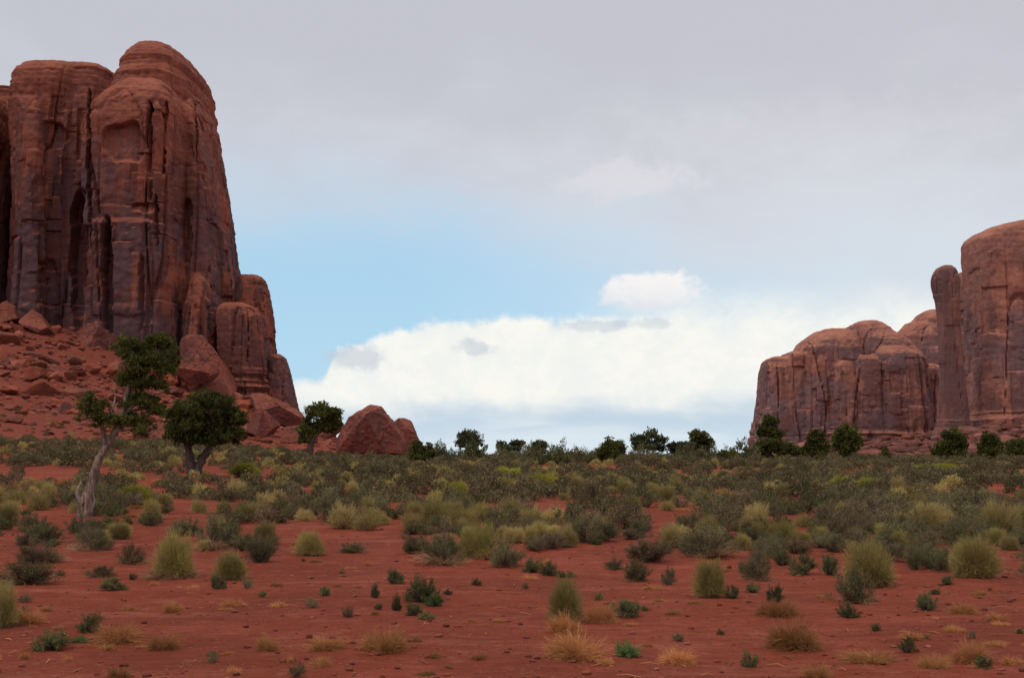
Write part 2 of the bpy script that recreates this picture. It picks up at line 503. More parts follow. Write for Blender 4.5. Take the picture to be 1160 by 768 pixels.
# ------------------------------------------------------------------ terrain
_BY = np.array([-9000, 12, 18, 30, 45, 60, 80, 100, 125, 150, 180, 260, 420, 9000.])
_BZ = np.array([0, 0, .04, .22, .42, .64, .86, 1.06, 1.25, 1.22, 0.7, -1.5, -3.0, -3.0])
_LX = np.array([-900, -260, -184, -137, -123, -105, -90, -73, -57, -42, -24, -5, 900.])
_LZ = np.array([45, 52, 50, 41.0, 36.5, 32.5, 25.0, 18.0, 9.5, 5.0, 0.6, 0, 0])
_RU = np.array([-9, 0.175, 0.20, 0.235, 0.30, 0.343, 0.371, 0.414, 0.6, 9])
_RT = np.array([0, 0, 0.008, 0.017, 0.021, 0.025, 0.031, 0.040, 0.045, 0.045])


def height(x, y):
    x = np.asarray(x, float); y = np.asarray(y, float)
    sh = x.shape
    x = x.ravel(); y = y.ravel()
    P0 = np.stack([x, y, np.zeros_like(x)], 1)
    yy = y + 14 * perlin(P0 / 60, 3) * sstep(y, 25, 90)
    z = np.interp(yy, _BY, _BZ)
    # left talus cone
    t = np.clip((y - 62 - 8 * perlin(P0 / 40, 5)) / (332 - 62), 0, 1)
    tal = np.interp(x, _LX, _LZ) * t ** 1.75 * (1 - sstep(y, 350, 470))
    z = z * (1 - sstep(tal, 0, 4) * 0.6) + tal
    # the plain tilts up towards the talus
    uu = -x / np.maximum(np.abs(y), 1.0) * np.where(y > 0, 1, 0)
    z = z + 1.35 * sstep(y, 34, 105) * sstep(uu, 0.08, 0.30) * (1 - sstep(y, 300, 420))
    # right talus apron
    u = x / np.maximum(np.abs(y), 1.0) * np.sign(np.where(y == 0, 1, y))
    u = np.where(y > 50, u, -1)
    yb = np.interp(u, [0.2, 0.33, 0.35, 0.6], [880, 860, 690, 690])
    t2 = np.clip((y - 430) / (yb - 430), 0, 1)
    z = z + np.minimum(y, yb) * np.interp(u, _RU, _RT) * t2 ** 1.4
    rough = sstep(tal, 1.0, 10.0) + sstep(t2 * np.interp(u, _RU, _RT), 0.004, 0.02)
    z = z + 0.07 * perlin(P0 / 3.1, 11) + 0.16 * perlin(P0 / 9, 12) * sstep(y, 8, 30) + 0.018 * perlin(P0 / 0.6, 13)
    z = z + rough * (1.0 * perlin(P0 / 14, 14) + 0.8 * perlin(P0 / 5, 15) + 0.5 * perlin(P0 / 2, 16))
    return z.reshape(sh)


def h1(x, y):
    return float(height(np.array([x]), np.array([y]))[0])


def ground_at(px, py, ymax=400.0):
    """where the ray through a photo pixel meets the ground"""
    d = ray_dir(px, py); d = d / d[1]
    ys = np.geomspace(3.0, ymax, 900)
    gz = height(d[0] * ys, ys)
    rz = EYE + d[2] * ys
    below = np.nonzero(rz <= gz)[0]
    i = below[0] if len(below) else int(np.argmin(rz - gz))
    return np.array([d[0] * ys[i], ys[i], gz[i]])


def make_ground():
    fr = np.radians(np.linspace(-31, 31, 470))
    bk = np.radians(np.linspace(31, 329, 120)[1:-1])
    ang = np.concatenate([fr, bk])
    rad = [0.5]
    while rad[-1] < 9000: rad.append(rad[-1] * 1.0135 + 0.004)
    rad = np.array(rad)
    A, Rr = np.meshgrid(ang, rad)
    x = Rr * np.sin(A); y = Rr * np.cos(A)
    z = height(x, y)
    V = np.stack([x.ravel(), y.ravel(), z.ravel()], 1)
    na, nr = len(ang), len(rad)
    i = np.arange(nr - 1)[:, None] * na; j = np.arange(na)[None, :]; j2 = (j + 1) % na
    Fq = np.stack([i + j, i + na + j, i + na + j2, i + j2], -1).reshape(-1, 4)[:, ::-1]
    c = len(V)
    V = np.vstack([V, [0, 0, h1(0, 0)]])
    me = bpy.data.meshes.new('ground')
    cap = np.stack([np.full(na, c), (np.arange(na) + 1) % na, np.arange(na)], 1)
    cap = np.concatenate([cap, cap[:, 2:3]], 1)
    # cap as triangles
    me = mesh_from('ground', V, Fq, M_GROUND, None, True)
    bm = bmesh.new(); bm.from_mesh(me); bm.verts.ensure_lookup_table()
    for a, b_, d_, _ in cap: bm.faces.new((bm.verts[a], bm.verts[b_], bm.verts[d_])).smooth = True
    bmesh.ops.recalc_face_normals(bm, faces=bm.faces[:1])
    bm.to_mesh(me); bm.free()
    o = link('ground', me)
    o['kind'] = 'structure'
    return o


make_ground()

# ------------------------------------------------------------------ cliffs
def sp(v, n): return np.sign(v) * np.abs(v) ** (2.0 / n)


def lobe(profile, Yc, ry, n=2.8, seg=72, lean=0.0, rot=0.0, foot=True):
    """closed rock lobe from a photo outline: rows (py, left px, right px) seen at depth Yc, given real depth ry"""
    pr = np.array(profile, float)
    pys = np.linspace(pr[0, 0], pr[-1, 0], 60)
    xl = np.interp(pys, pr[:, 0], pr[:, 1]); xr = np.interp(pys, pr[:, 0], pr[:, 2])
    wmax = (xr - xl).max()
    rings = []
    t = np.linspace(0, 2 * math.pi, seg, endpoint=False)
    for py, a, b in zip(pys, xl, xr):
        r_y = ry * ((b - a) / wmax) ** 0.6
        ka, kb = (-0.45, 0.12) if (a + b) / 2 < CX else (0.12, -0.45)     # which corner of the lobe makes its outline
        pa, pb = at(a, py, Yc + ka * r_y), at(b, py, Yc + kb * r_y)
        cx, rx = (pa[0] + pb[0]) / 2, (pb[0] - pa[0]) / 2
        z = at((a + b) / 2, py, Yc - 0.85 * r_y)[2]
        ex, ey = rx * sp(np.cos(t), n), r_y * sp(np.sin(t), n)
        ex, ey = ex, ey + ex * rot
        rings.append(np.stack([cx + ex, Yc + ey + lean * (z - 20) * 0.01, np.full(seg, z)], 1))
    if foot:
        last = rings[-1].copy(); last[:, 2] = -8.0; rings.append(last)
    V = np.concatenate(rings)
    F = []
    for i in range(len(rings) - 1):
        for j in range(seg):
            k2 = (j + 1) % seg
            F.append((i * seg + j, i * seg + k2, (i + 1) * seg + k2, (i + 1) * seg + j))
    F.append(tuple(range(seg - 1, -1, -1)))
    F.append(tuple((len(rings) - 1) * seg + j for j in range(seg)))
    return V, F


def union(lobes, voxel):
    me = bpy.data.meshes.new('tmp')
    V, F, o = [], [], 0
    for v, f in lobes:
        V.append(v); F += [tuple(i + o for i in q) for q in f]; o += len(v)
    me.from_pydata([tuple(v) for v in np.concatenate(V)], [], F)
    bm = bmesh.new(); bm.from_mesh(me); bmesh.ops.recalc_face_normals(bm, faces=bm.faces); bm.to_mesh(me); bm.free()
    ob = bpy.data.objects.new('tmp', me); COL.objects.link(ob)
    md = ob.modifiers.new('r', 'REMESH'); md.mode = 'VOXEL'; md.voxel_size = voxel
    dg = bpy.context.evaluated_depsgraph_get()
    ev = ob.evaluated_get(dg); em = ev.to_mesh()
    n = len(em.vertices); P = np.empty(n * 3, np.float32); N = np.empty(n * 3, np.float32)
    em.vertices.foreach_get('co', P); em.vertices.foreach_get('normal', N)
    nl = len(em.loops); L = np.empty(nl, np.int32); em.loops.foreach_get('vertex_index', L)
    nf = len(em.polygons); T = np.empty(nf, np.int32); em.polygons.foreach_get('loop_total', T)
    Fq = L.reshape(-1, 4) if (T == 4).all() else None
    ev.to_mesh_clear()
    bpy.data.objects.remove(ob); bpy.data.meshes.remove(me)
    return P.reshape(-1, 3).astype(float), N.reshape(-1, 3).astype(float), Fq


def erode(P, N, s=1.0, seed=0, zbed=60.0, zbase=None, dents=(), amp=1.0):
    """weathering, in metres: warped slabs, joints, bedding grooves, alcoves"""
    steep = 1 - np.clip(np.abs(N[:, 2]) * 1.25, 0, 1) ** 2
    steep = steep * (1 - 0.75 * sstep(P[:, 2], zbed, zbed + 20 * s))
    W = P + 1.3 * s * np.stack([perlin(P / np.array([12, 12, 40]) / s, seed + 1), perlin(P / np.array([12, 12, 40]) / s, seed + 2), 0.8 * perlin(P / (9 * s), seed + 3)], 1)
    d = 0.9 * s * fbm(P / np.array([26, 26, 60]) / s, 3, seed + 4)

    def blocks(cell, hmin, hvar, sd):
        Q2 = W / (cell * s); Q2[:, 2] = 0.5
        f1, f2, v = worley(Q2, sd)
        zz = W[:, 2] / s / (hmin + hvar * v) + 9.7 * v
        sg = np.floor(zz); fz = zz - sg
        r = _hash(sg.astype(np.int64), (v * 1e6).astype(np.int64), np.zeros(len(v), np.int64), sd + 3) / 4294967295.0
        joint = 1 - sstep(f2 - f1, 0.0, 0.09)
        crack = 1 - sstep(np.minimum(fz, 1 - fz) * (hmin + hvar * v), 0.0, 0.5)
        return r - 0.5, joint, crack
    r, jn, cr = blocks(11.0, 18, 26, seed + 5)
    d += steep * (r * 1.9 * s - jn * 0.7 * s - cr * 0.25 * s)
    r, jn, cr = blocks(4.2, 5, 9, seed + 6)
    pick = sstep(perlin(P / (16 * s), seed + 20), -0.15, 0.3)
    d += steep * pick * (r * 1.5 * s - jn * 0.35 * s - cr * 0.35 * s)
    j = np.abs(perlin(W / np.array([13, 13, 120]) / s, seed + 7))
    d -= steep * 2.0 * s * (1 - sstep(j, 0.0, 0.03))
    zb = P[:, 2] + 1.6 * s * perlin(P / (22 * s), seed + 9)
    bed = fbm(np.stack([P[:, 0] / (60 * s), P[:, 1] / (60 * s), zb / (2.6 * s)], 1), 3, seed + 10)
    wb = sstep(P[:, 2], zbed, zbed + 22 * s) * 0.55 + 0.13
    if zbase is not None:
        wb = wb + (1 - sstep(P[:, 2], zbase, zbase + 7 * s)) * 1.1
    d += 1.5 * s * bed * wb
    d += 0.40 * s * fbm(P / (2.2 * s), 3, seed + 11)
    Q = P + N * np.array([1, 1, 0.55]) * (d * amp)[:, None]
    px, py = project(P)
    for (cx, cy, rx, ry, dep) in dents:
        qx, qy = (px - cx + (3.2 * perlin(np.stack([0 * px + cx, 0 * px, P[:, 2] / 7.0], 1), seed + 31) + 1.6 * perlin(np.stack([0 * px + cx, 0 * px, P[:, 2] / 2.2], 1), seed + 32) if rx < 9 else 0)) / rx, (py - cy) / ry
        wob = (0.5 if rx > 9 else 0.3) * perlin(P / (6 * s), seed + 30)
        r = (np.abs(qx) ** 2.6 + np.abs(qy) ** 2.6) ** (1 / 2.6) + wob
        m = (1 - sstep(r, 0.84, 1.0)) * (N[:, 1] < 0.15)
        top = 0.55 + 0.45 * sstep(-qy, -0.9, 0.6)
        Q[:, 1] += m * dep * top
    return Q


def rock_part(name, lobes, voxel, mat, parent, origin, **kw):
    P, N, F = union(lobes, voxel)
    Q = erode(P, N, **kw)
    me = mesh_from(name, Q - origin, F, mat, None, True)
    me.set_sharp_from_angle(angle=R(38))
    return link(name, me, parent)


def base_empty(name, x, y, z):
    e = bpy.data.objects.new(name, None); COL.objects.link(e); e.location = (x, y, z)
    e.empty_display_size = 1.0
    return e, np.array([x, y, z])


# --- the tall butte
butte, o_ = base_empty('sandstone_butte', -100, 350, 15)
tag(butte, 'tall dark red sandstone butte rising above the talus and junipers', 'butte')
LOB = []
LOB.append(lobe([(50, 158, 217), (53, 151, 225), (59, 144, 230), (68, 139, 233), (76, 138, 234), (84, 133, 235), (96, 126, 236), (112, 116, 236),
                 (150, 108, 244), (190, 103, 251), (235, 101, 257), (300, 101, 264), (380, 101, 276), (470, 95, 288)], 372, 42, 3.0))
LOB.append(lobe([(74, 44, 136), (76, 37, 140), (82, 32, 142), (92, 29, 142), (120, 28, 140), (180, 30, 135), (300, 29, 130), (460, 20, 130)], 372, 38, 4.0))
LOB.append(lobe([(86, -60, 4), (89, -75, 11), (98, -85, 15), (130, -90, 14), (170, -95, 7), (300, -95, 4), (460, -100, 10)], 356, 32, 3.4))
LOB.append(lobe([(104, -250, -90), (110, -262, -80), (125, -270, -72), (460, -290, -60)], 372, 34, 4.0))
LOB.append(lobe([(100, -240, 150), (110, -250, 150), (460, -260, 150)], 432, 26, 4.0))
LOB.append(lobe([(74, 60, 150), (80, 55, 155), (120, 50, 160), (460, 45, 165)], 366, 30, 5.0))
# broad faces standing a little proud, parted by joints
LOB.append(lobe([(92, 150, 200), (98, 136, 212), (106, 124, 217), (118, 112, 220), (134, 104, 222), (160, 101, 223), (226, 101, 222), (300, 103, 222), (460, 101, 226)], 351, 25, 5.0))
LOB.append(lobe([(112, 214, 232), (130, 212, 240), (200, 215, 250), (300, 216, 259), (460, 214, 274)], 358, 24, 4.0))
LOB.append(lobe([(96, 44, 64), (103, 36, 72), (124, 30, 78), (180, 28, 81), (300, 27, 82), (460, 18, 86)], 351, 23, 5.0))
LOB.append(lobe([(118, 84, 100), (128, 79, 106), (200, 78, 104), (300, 77, 102), (460, 74, 102)], 354, 19, 5.0))
LOB.append(lobe([(236, 118, 160), (246, 112, 200), (254, 108, 214), (300, 108, 216), (460, 106, 220)], 349, 25, 6.0))
LOB.append(lobe([(310, 222, 240), (318, 216, 248), (345, 213, 256), (460, 210, 266)], 347, 19, 3.6))
DENTS = [(140, 163, 26, 22, 2.2), (58, 153, 17, 19, 2.0), (188, 158, 2.2, 50, 2.5), (170, 170, 2.4, 62, 3.2), (176, 250, 2.2, 30, 2.6), (88, 290, 9, 85, 5.0), (121, 318, 7, 66, 6.5), (101, 190, 2.5, 90, 3.5),
         (212, 262, 6, 40, 2.4), (196, 262, 10, 14, 2.0), (160, 236, 16, 7, 1.2), (235, 190, 5, 26, 1.5), (193, 330, 7, 40, 1.8), (56, 330, 8, 40, 1.4), (44, 230, 9, 34, 1.2), (160, 330, 3, 50, 1.8), (222, 150, 2.2, 40, 2.0)]
rock_part('cliff_face', LOB, 0.40, M_BUTTE, butte, o_, s=0.9, seed=100, zbed=92, dents=DENTS, amp=0.95)
rock_part('pillar', [lobe([(311, 272, 297), (315, 268, 301), (326, 266, 304), (345, 264, 307), (400, 262, 313), (460, 258, 318)], 352, 10, 3.0)], 0.4,
          M_BUTTE, butte, o_, s=0.55, seed=140, zbed=200, zbase=18)
rock_part('buttress', [lobe([(343, 252, 282), (347, 247, 292), (358, 245, 299), (400, 246, 305), (450, 246, 310), (470, 240, 312)], 334, 10, 3.2)], 0.4,
          M_BUTTE, butte, o_, s=0.5, seed=150, zbed=200, zbase=23)
rock_part('slab', [lobe([(401, 310, 318), (405, 304, 323), (420, 302, 328), (445, 300, 334), (462, 298, 338), (480, 296, 342)], 340, 9, 2.8)], 0.4,
          M_BUTTE, butte, o_, s=0.45, seed=160, zbed=200)

# --- far right: tall mesa, spire and lower mesa
mesa, o_ = base_empty('sandstone_mesa', 300, 720, 20)
tag(mesa, 'tall flat-topped sandstone mesa standing behind the slender rock spire', 'mesa')
YJ = 740
rock_part('cliff_face', [
    lobe([(247, 1150, 1330), (249, 1128, 1345), (254, 1120, 1352), (256, 1106, 1354), (263, 1098, 1360), (268, 1095, 1364), (290, 1095, 1366), (330, 1097, 1366), (400, 1098, 1366), (468, 1094, 1366), (500, 1086, 1370)], 714, 27, 5.0),
    lobe([(304, 1080, 1200), (312, 1076, 1200), (500, 1068, 1200)], 762, 30, 4.0),
    lobe([(300, 1190, 1232), (315, 1180, 1240), (500, 1176, 1250)], 702, 19, 5.0)],
    0.8, M_MESA, mesa, o_, s=1.4, seed=200, zbed=108, zbase=24, amp=0.75)
spire, o_ = base_empty('rock_spire', 242, 692, 18)
tag(spire, 'slender thumb-shaped rock spire standing free beside the tall mesa', 'rock spire')
rock_part('shaft', [lobe([(300, 1068, 1078), (302, 1062, 1082), (308, 1057, 1085), (318, 1054, 1088), (330, 1056, 1087), (342, 1060, 1087), (360, 1062, 1088), (380, 1064, 1089), (430, 1064, 1094), (475, 1061, 1099), (495, 1056, 1106)], 684, 7, 3.4)],
          0.7, M_SPIRE, spire, o_, s=0.9, seed=210, zbed=400, zbase=22, amp=0.45)
far_mesa, o_ = base_empty('sandstone_mesa', 240, 900, 15)
tag(far_mesa, 'lower rounded sandstone mesa of several domes, farther off behind the dark trees', 'mesa')
YL = 905
rock_part('cliff_face', [
    lobe([(404, 870, 892), (407, 865, 900), (415, 863, 906), (440, 861, 910), (470, 859, 912), (500, 854, 914)], YL, 30, 4.0),
    lobe([(398, 889, 906), (402, 886, 912), (500, 884, 914)], YL - 4, 27, 4.0),
    lobe([(372, 926, 960), (376, 918, 966), (384, 907, 972), (393, 901, 976), (410, 899, 978), (500, 897, 980)], YL, 38, 4.2),
    lobe([(363, 966, 992), (366, 961, 1000), (374, 959, 1010), (384, 960, 1028), (395, 960, 1038), (405, 960, 1046), (440, 960, 1050), (500, 960, 1054)], YL, 40, 4.2),
    lobe([(409, 948, 962), (413, 944, 967), (430, 942, 970), (500, 941, 972)], YL - 33, 10, 4.0),
    lobe([(402, 974, 990), (407, 970, 997), (420, 968, 1002), (500, 967, 1004)], YL - 34, 11, 4.0),
    lobe([(392, 985, 1024), (400, 980, 1040), (412, 978, 1046), (500, 976, 1052)], YL - 20, 26, 4.4),
    lobe([(412, 872, 1060), (418, 868, 1070), (500, 864, 1080)], YL + 10, 30, 5.0)],
    1.0, M_MESA, far_mesa, o_, s=1.3, seed=220, zbed=80, zbase=16, amp=0.95)
rock_part('back_dome', [
    lobe([(351, 1046, 1066), (354, 1040, 1074), (362, 1034, 1080), (500, 1028, 1090)], 985, 30, 4.0),
    lobe([(364, 1028, 1050), (370, 1022, 1060), (380, 1014, 1066), (500, 1005, 1090)], 975, 30, 4.0),
    lobe([(392, 1052, 1066), (400, 1050, 1074), (500, 1048, 1080)], 930, 16, 2.6)],
    1.0, M_MESA, far_mesa, o_, s=1.3, seed=230, zbed=100, amp=1.0)

# ------------------------------------------------------------------ boulders
def ico(sub):
    bm = bmesh.new(); bmesh.ops.create_icosphere(bm, subdivisions=sub, radius=1.0)
    V = np.array([v.co[:] for v in bm.verts]); F = np.array([[v.index for v in f.verts] for f in bm.faces])
    bm.free(); return V, F


ICO5, ICO3, ICO2 = ico(6), ico(4), ico(2)


def carve(D, planes, soft=0.0):
    n = np.array([p[:3] for p in planes], float); n /= np.linalg.norm(n, axis=1)[:, None]
    dd = np.array([p[3] for p in planes], float)
    c = D @ n.T
    r = np.where(c > 1e-4, dd / np.maximum(c, 1e-4), 1e9)
    return r.min(1)


_rock_cache = {}


def random_rock(seed, grid, flat=0.6, nplanes=15):
    key = (seed, len(grid[0]), flat)
    if key not in _rock_cache: _rock_cache[key] = _random_rock(seed, grid, flat, nplanes)
    return _rock_cache[key]


def drop(Vs, xy):
    """set each collected piece down on the ground"""
    xy = np.array(xy); z = height(xy[:, 0], xy[:, 1])
    return np.concatenate([v + np.array([0, 0, dz]) for v, dz in zip(Vs, z)])


def _random_rock(seed, grid, flat=0.6, nplanes=15):
    g = np.random.default_rng(seed)
    D, F = grid
    n = g.normal(size=(nplanes, 3)); n /= np.linalg.norm(n, axis=1)[:, None]
    dd = g.uniform(0.62, 1.0, nplanes)
    r = np.minimum(carve(D, np.concatenate([n, dd[:, None]], 1)), 1.25)
    V = D * r[:, None] * np.array([1.0, g.uniform(0.65, 0.95), flat])
    V = V + D * (0.05 * fbm(V * 3, 3, seed))[:, None]
    return V, F


def outline_boulder(name, label, outline, Y, depth, facets, cat='boulder', sink=0.8, seed=0, tilt=0.3, rough=1.0):
    """boulder from its outline: each side becomes a plane leaning in depth, facets add the faces turned to us"""
    pts = np.array([at(px, py, Y) for px, py in outline])
    c = pts.mean(0)
    q = pts - c
    planes = []
    area = 0.0
    for i in range(len(q)):
        a, b = q[i], q[(i + 1) % len(q)]
        area += a[0] * b[2] - b[0] * a[2]
    for i in range(len(q)):
        a, b = q[i], q[(i + 1) % len(q)]
        e = b - a
        nrm = np.array([e[2], 0, -e[0]]) * (1 if area > 0 else -1)
        nrm /= np.linalg.norm(nrm)
        dist = nrm @ a
        tt = tilt * ((i * 37 % 11) / 5.5 - 1)
        n3 = np.array([nrm[0], tt, nrm[2]]); n3 /= np.linalg.norm(n3)
        planes.append((*n3, dist * 1.0 / math.sqrt(1 + tt * tt)))
    size = np.abs(q).max()
    for nx, ny, nz, k in facets:
        nn = np.array([nx, ny, nz], float); nn /= np.linalg.norm(nn)
        planes.append((*nn, depth * k))
    planes += [(0.2, 1, 0.2, depth), (-0.4, 1, -0.1, depth * 0.9), (0, -1, 0, depth * 1.05)]
    D, F = ICO5
    r = carve(D, planes)
    V = D * r[:, None]
    f1, f2, vv = worley(V / (size * 0.34) + 0.4 * np.stack([perlin(V / (size * .3), seed + 8)] * 3, 1), seed + 9)
    V += D * ((vv - 0.5) * sstep(f2 - f1, 0, 0.1) * size * 0.045 - (1 - sstep(f2 - f1, 0, 0.06)) * size * 0.012)[:, None]
    V += D * ((0.14 * fbm(V * 1.6 / (size / 4), 5, seed, 0.6) - 0.22 * (1 - sstep(np.abs(perlin(V / (size * 0.35), seed + 5)), 0, 0.03))) * rough * size / 6)[:, None]
    me = mesh_from(name, V, F, M_BIG, None, True)
    try: me.set_sharp_from_angle(angle=R(32))
    except Exception: pass
    o = link(name, me, None, c)
    tag(o, label, cat)
    return o


def on_slope(px, py):
    return ground_at(px, py, 420)


def yb(px, py):
    return ground_at(px, py, 345)[1]


# big named boulders
outline_boulder('boulder', 'huge angular red boulder with a peaked top standing alone at the foot of the talus',
                [(381, 508), (384, 492), (392, 478), (404, 467), (424, 459), (431, 460), (443, 473), (454, 489), (461, 503), (460, 516), (384, 516)], 205, 6.5,
                [(-0.75, -0.6, 0.35, 0.62), (0.55, -0.85, 0.12, 0.66), (-0.2, -1, -0.35, 0.62), (0.1, -0.5, 0.9, 0.78)], seed=1)
outline_boulder('boulder', 'smaller rounded red boulder tucked behind the peaked one',
                [(440, 512), (444, 480), (450, 475), (458, 474), (466, 481), (474, 496), (477, 508), (470, 516)], 212, 4.0,
                [(0.6, -0.8, 0.2, 0.75), (-0.5, -0.9, 0.3, 0.8)], seed=2)
outline_boulder('boulder', 'long pale wedge-shaped slab resting on the rubble below the butte corner',
                [(281, 452), (288, 446), (300, 446), (318, 454), (338, 468), (347, 480), (344, 488), (322, 484), (296, 470)], 285, 6.0,
                [(-0.1, -0.75, 0.75, 0.5), (0.2, -1, -0.3, 0.5), (-0.9, -0.5, 0.0, 0.9)], seed=3)
outline_boulder('boulder', 'tall tilted pinkish slab leaning against the butte base behind the forked juniper',
                [(203, 384), (212, 379), (230, 381), (240, 394), (252, 414), (266, 444), (262, 456), (206, 452), (200, 430), (206, 405)], 318, 9.0,
                [(0.35, -1, 0.45, 0.42), (-0.3, -1, 0.15, 0.50)], seed=4)
outline_boulder('boulder', 'blocky overhanging rock stuck on the tilted pinkish slab',
                [(199, 424), (201, 414), (226, 410), (240, 413), (243, 424), (234, 434), (214, 436)], 308, 4.0,
                [(0.2, -1, 0.6, 0.7), (0, -1, -0.6, 0.6)], seed=5)
outline_boulder('boulder', 'dark angular boulder at the top of the talus against the cliff',
                [(86, 385), (96, 374), (110, 368), (124, 376), (128, 390), (118, 404), (96, 400)], 318, 5.0,
                [(-0.4, -1, 0.4, 0.7), (0.6, -0.8, 0.0, 0.75)], seed=6)
outline_boulder('boulder', 'broad flat pale boulder lying high on the talus',
                [(20, 432), (28, 418), (44, 413), (62, 414), (74, 426), (66, 438), (40, 440)], 268, 4.2,
                [(0.0, -0.7, 0.8, 0.6), (0.3, -1, -0.1, 0.7)], seed=7)
outline_boulder('boulder', 'split square boulder with a dark shaded side low on the talus',
                [(26, 470), (34, 461), (52, 457), (62, 464), (62, 480), (44, 484), (28, 480)], 228, 3.4,
                [(-0.3, -1, 0.5, 0.6), (0.8, -0.6, 0.0, 0.8)], seed=8)
outline_boulder('boulder', 'tall narrow block standing beside the split square boulder',
                [(60, 486), (64, 466), (76, 455), (88, 462), (92, 480), (84, 492)], 226, 3.2,
                [(-0.7, -0.7, 0.2, 0.75), (0.4, -1, 0.1, 0.7)], seed=9)
outline_boulder('boulder', 'low red boulder glimpsed between the two big junipers',
                [(148, 500), (152, 488), (168, 482), (190, 478), (206, 486), (212, 500), (190, 506)], 190, 3.4,
                [(0.0, -0.8, 0.6, 0.6), (-0.5, -1, 0, 0.7)], seed=10)
outline_boulder('boulder', 'blunt dark rock poking out beneath the wedge-shaped slab',
                [(280, 486), (284, 470), (296, 462), (306, 470), (312, 484), (304, 494)], 262, 3.4,
                [(-0.6, -0.8, 0.2, 0.7), (0.5, -1, 0, 0.8)], seed=11)
outline_boulder('boulder', 'flat-topped rock at the foot of the wedge-shaped slab',
                [(318, 494), (324, 484), (344, 482), (356, 490), (354, 500), (330, 502)], 240, 3.0,
                [(0, -0.9, 0.5, 0.6)], seed=12)
outline_boulder('boulder', 'reddish rock half hidden behind the small juniper by the peaked boulder',
                [(350, 488), (356, 478), (370, 471), (382, 474), (388, 486), (374, 496)], 262, 2.6,
                [(-0.3, -1, 0.4, 0.7), (0.5, -0.9, 0.2, 0.7)], seed=13)
outline_boulder('boulder', 'ragged leaning slab at the top of the talus under the dark cleft',
                [(-6, 352), (4, 342), (16, 350), (24, 364), (12, 370), (-4, 364)], 322, 4.0,
                [(0.3, -0.9, 0.5, 0.6)], seed=14)
outline_boulder('boulder', 'long sloping slab lying along the crest of the talus',
                [(26, 360), (34, 352), (48, 360), (60, 376), (54, 382), (38, 374)], 318, 4.0,
                [(0.2, -0.8, 0.7, 0.6)], seed=15)

ROCKS = [mesh_from('talus_rock', *random_rock(300 + i, ICO3, f), M_BOULDER, None, True) for i, f in enumerate((0.7, 0.5, 0.8, 0.45, 0.65, 0.55, 0.75, 0.6))]
for me in ROCKS:
    try: me.set_sharp_from_angle(angle=R(30))
    except Exception: pass


def scatter_talus():
    placed = 0
    g = np.random.default_rng(21)
    tries = 0
    stuffV, stuffF, off, xy = [], [], 0, []
    while tries < 15000 and off < 200000:
        tries += 1
        Y = g.uniform(150, 330)
        px = g.uniform(-300, 420)
        x = (px - CX) / F_PX * Y
        tal = np.interp(x, _LX, _LZ) * np.clip((Y - 62) / 270, 0, 1) ** 1.75
        if tal < 3.2 or g.uniform() > 0.15 + sstep(tal, 3, 16): continue
        if perlin(np.array([[x / 16, Y / 16, 0.5]]), 61)[0] < -0.12 and g.uniform() < 0.7: continue
        big = g.uniform() ** 3.0
        size = 0.22 + 3.6 * big ** 1.5
        if size > 0.8 and placed < 150 and px > -40:
            me = ROCKS[g.integers(len(ROCKS))]
            o = link('talus_rock', me, None, (x, Y, h1(x, Y) + 0.12 * size), g.uniform(0, 6.28), (size * g.uniform(0.8, 1.4), size, size * g.uniform(0.7, 1.1)))
            o.rotation_euler = (g.uniform(-0.5, 0.5), g.uniform(-0.5, 0.5), g.uniform(0, 6.28))
            if Y > 285: zone = 'high on the talus close under the butte'
            elif Y > 230: zone = 'halfway up the talus below the butte'
            else: zone = 'near the foot of the talus behind the junipers'
            sz = 'large' if size > 1.6 else 'small'
            tag(o, '%s loose angular red rock lying %s' % (sz, zone), 'rock', '%s rocks %s' % (sz, zone))
            placed += 1
        else:
            V, F = random_rock(400 + (tries % 12), ICO2, 0.6)
            size = min(size, 0.85)
            a = g.uniform(0, 6.28); ca, sa = math.cos(a), math.sin(a)
            V = V * size
            V = np.stack([V[:, 0] * ca - V[:, 1] * sa, V[:, 0] * sa + V[:, 1] * ca, V[:, 2]], 1) + np.array([x, Y, 0.1 * size])
            stuffV.append(V); xy.append((x, Y)); stuffF.append(F + off); off += len(V)
    o = link('rubble', mesh_from('rubble', drop(stuffV, xy), np.concatenate(stuffF), M_BOULDER))
    tag(o, 'broken red rubble covering the talus below the tall butte', 'rubble', None, 'stuff')
    # far apron
    stuffV, stuffF, off, xy = [], [], 0, []
    for i in range(2200):
        u = g.uniform(0.2, 0.46)
        yb_ = np.interp(u, [0.2, 0.33, 0.35, 0.6], [880, 860, 690, 690])
        Y = 430 + (yb_ - 430) * g.uniform(0.45, 1.0)
        x = u * Y
        size = 0.35 + 5.0 * g.uniform() ** 7
        V, F = random_rock(450 + (i % 12), ICO2, 0.6)
        V = V * size + np.array([x, Y, 0.1 * size])
        stuffV.append(V); xy.append((x, Y)); stuffF.append(F + off); off += len(V)
    o = link('rubble', mesh_from('rubble', drop(stuffV, xy), np.concatenate(stuffF), M_DEBRIS))
    tag(o, 'broken red rubble on the slope below the far mesas', 'rubble', None, 'stuff')


scatter_talus()

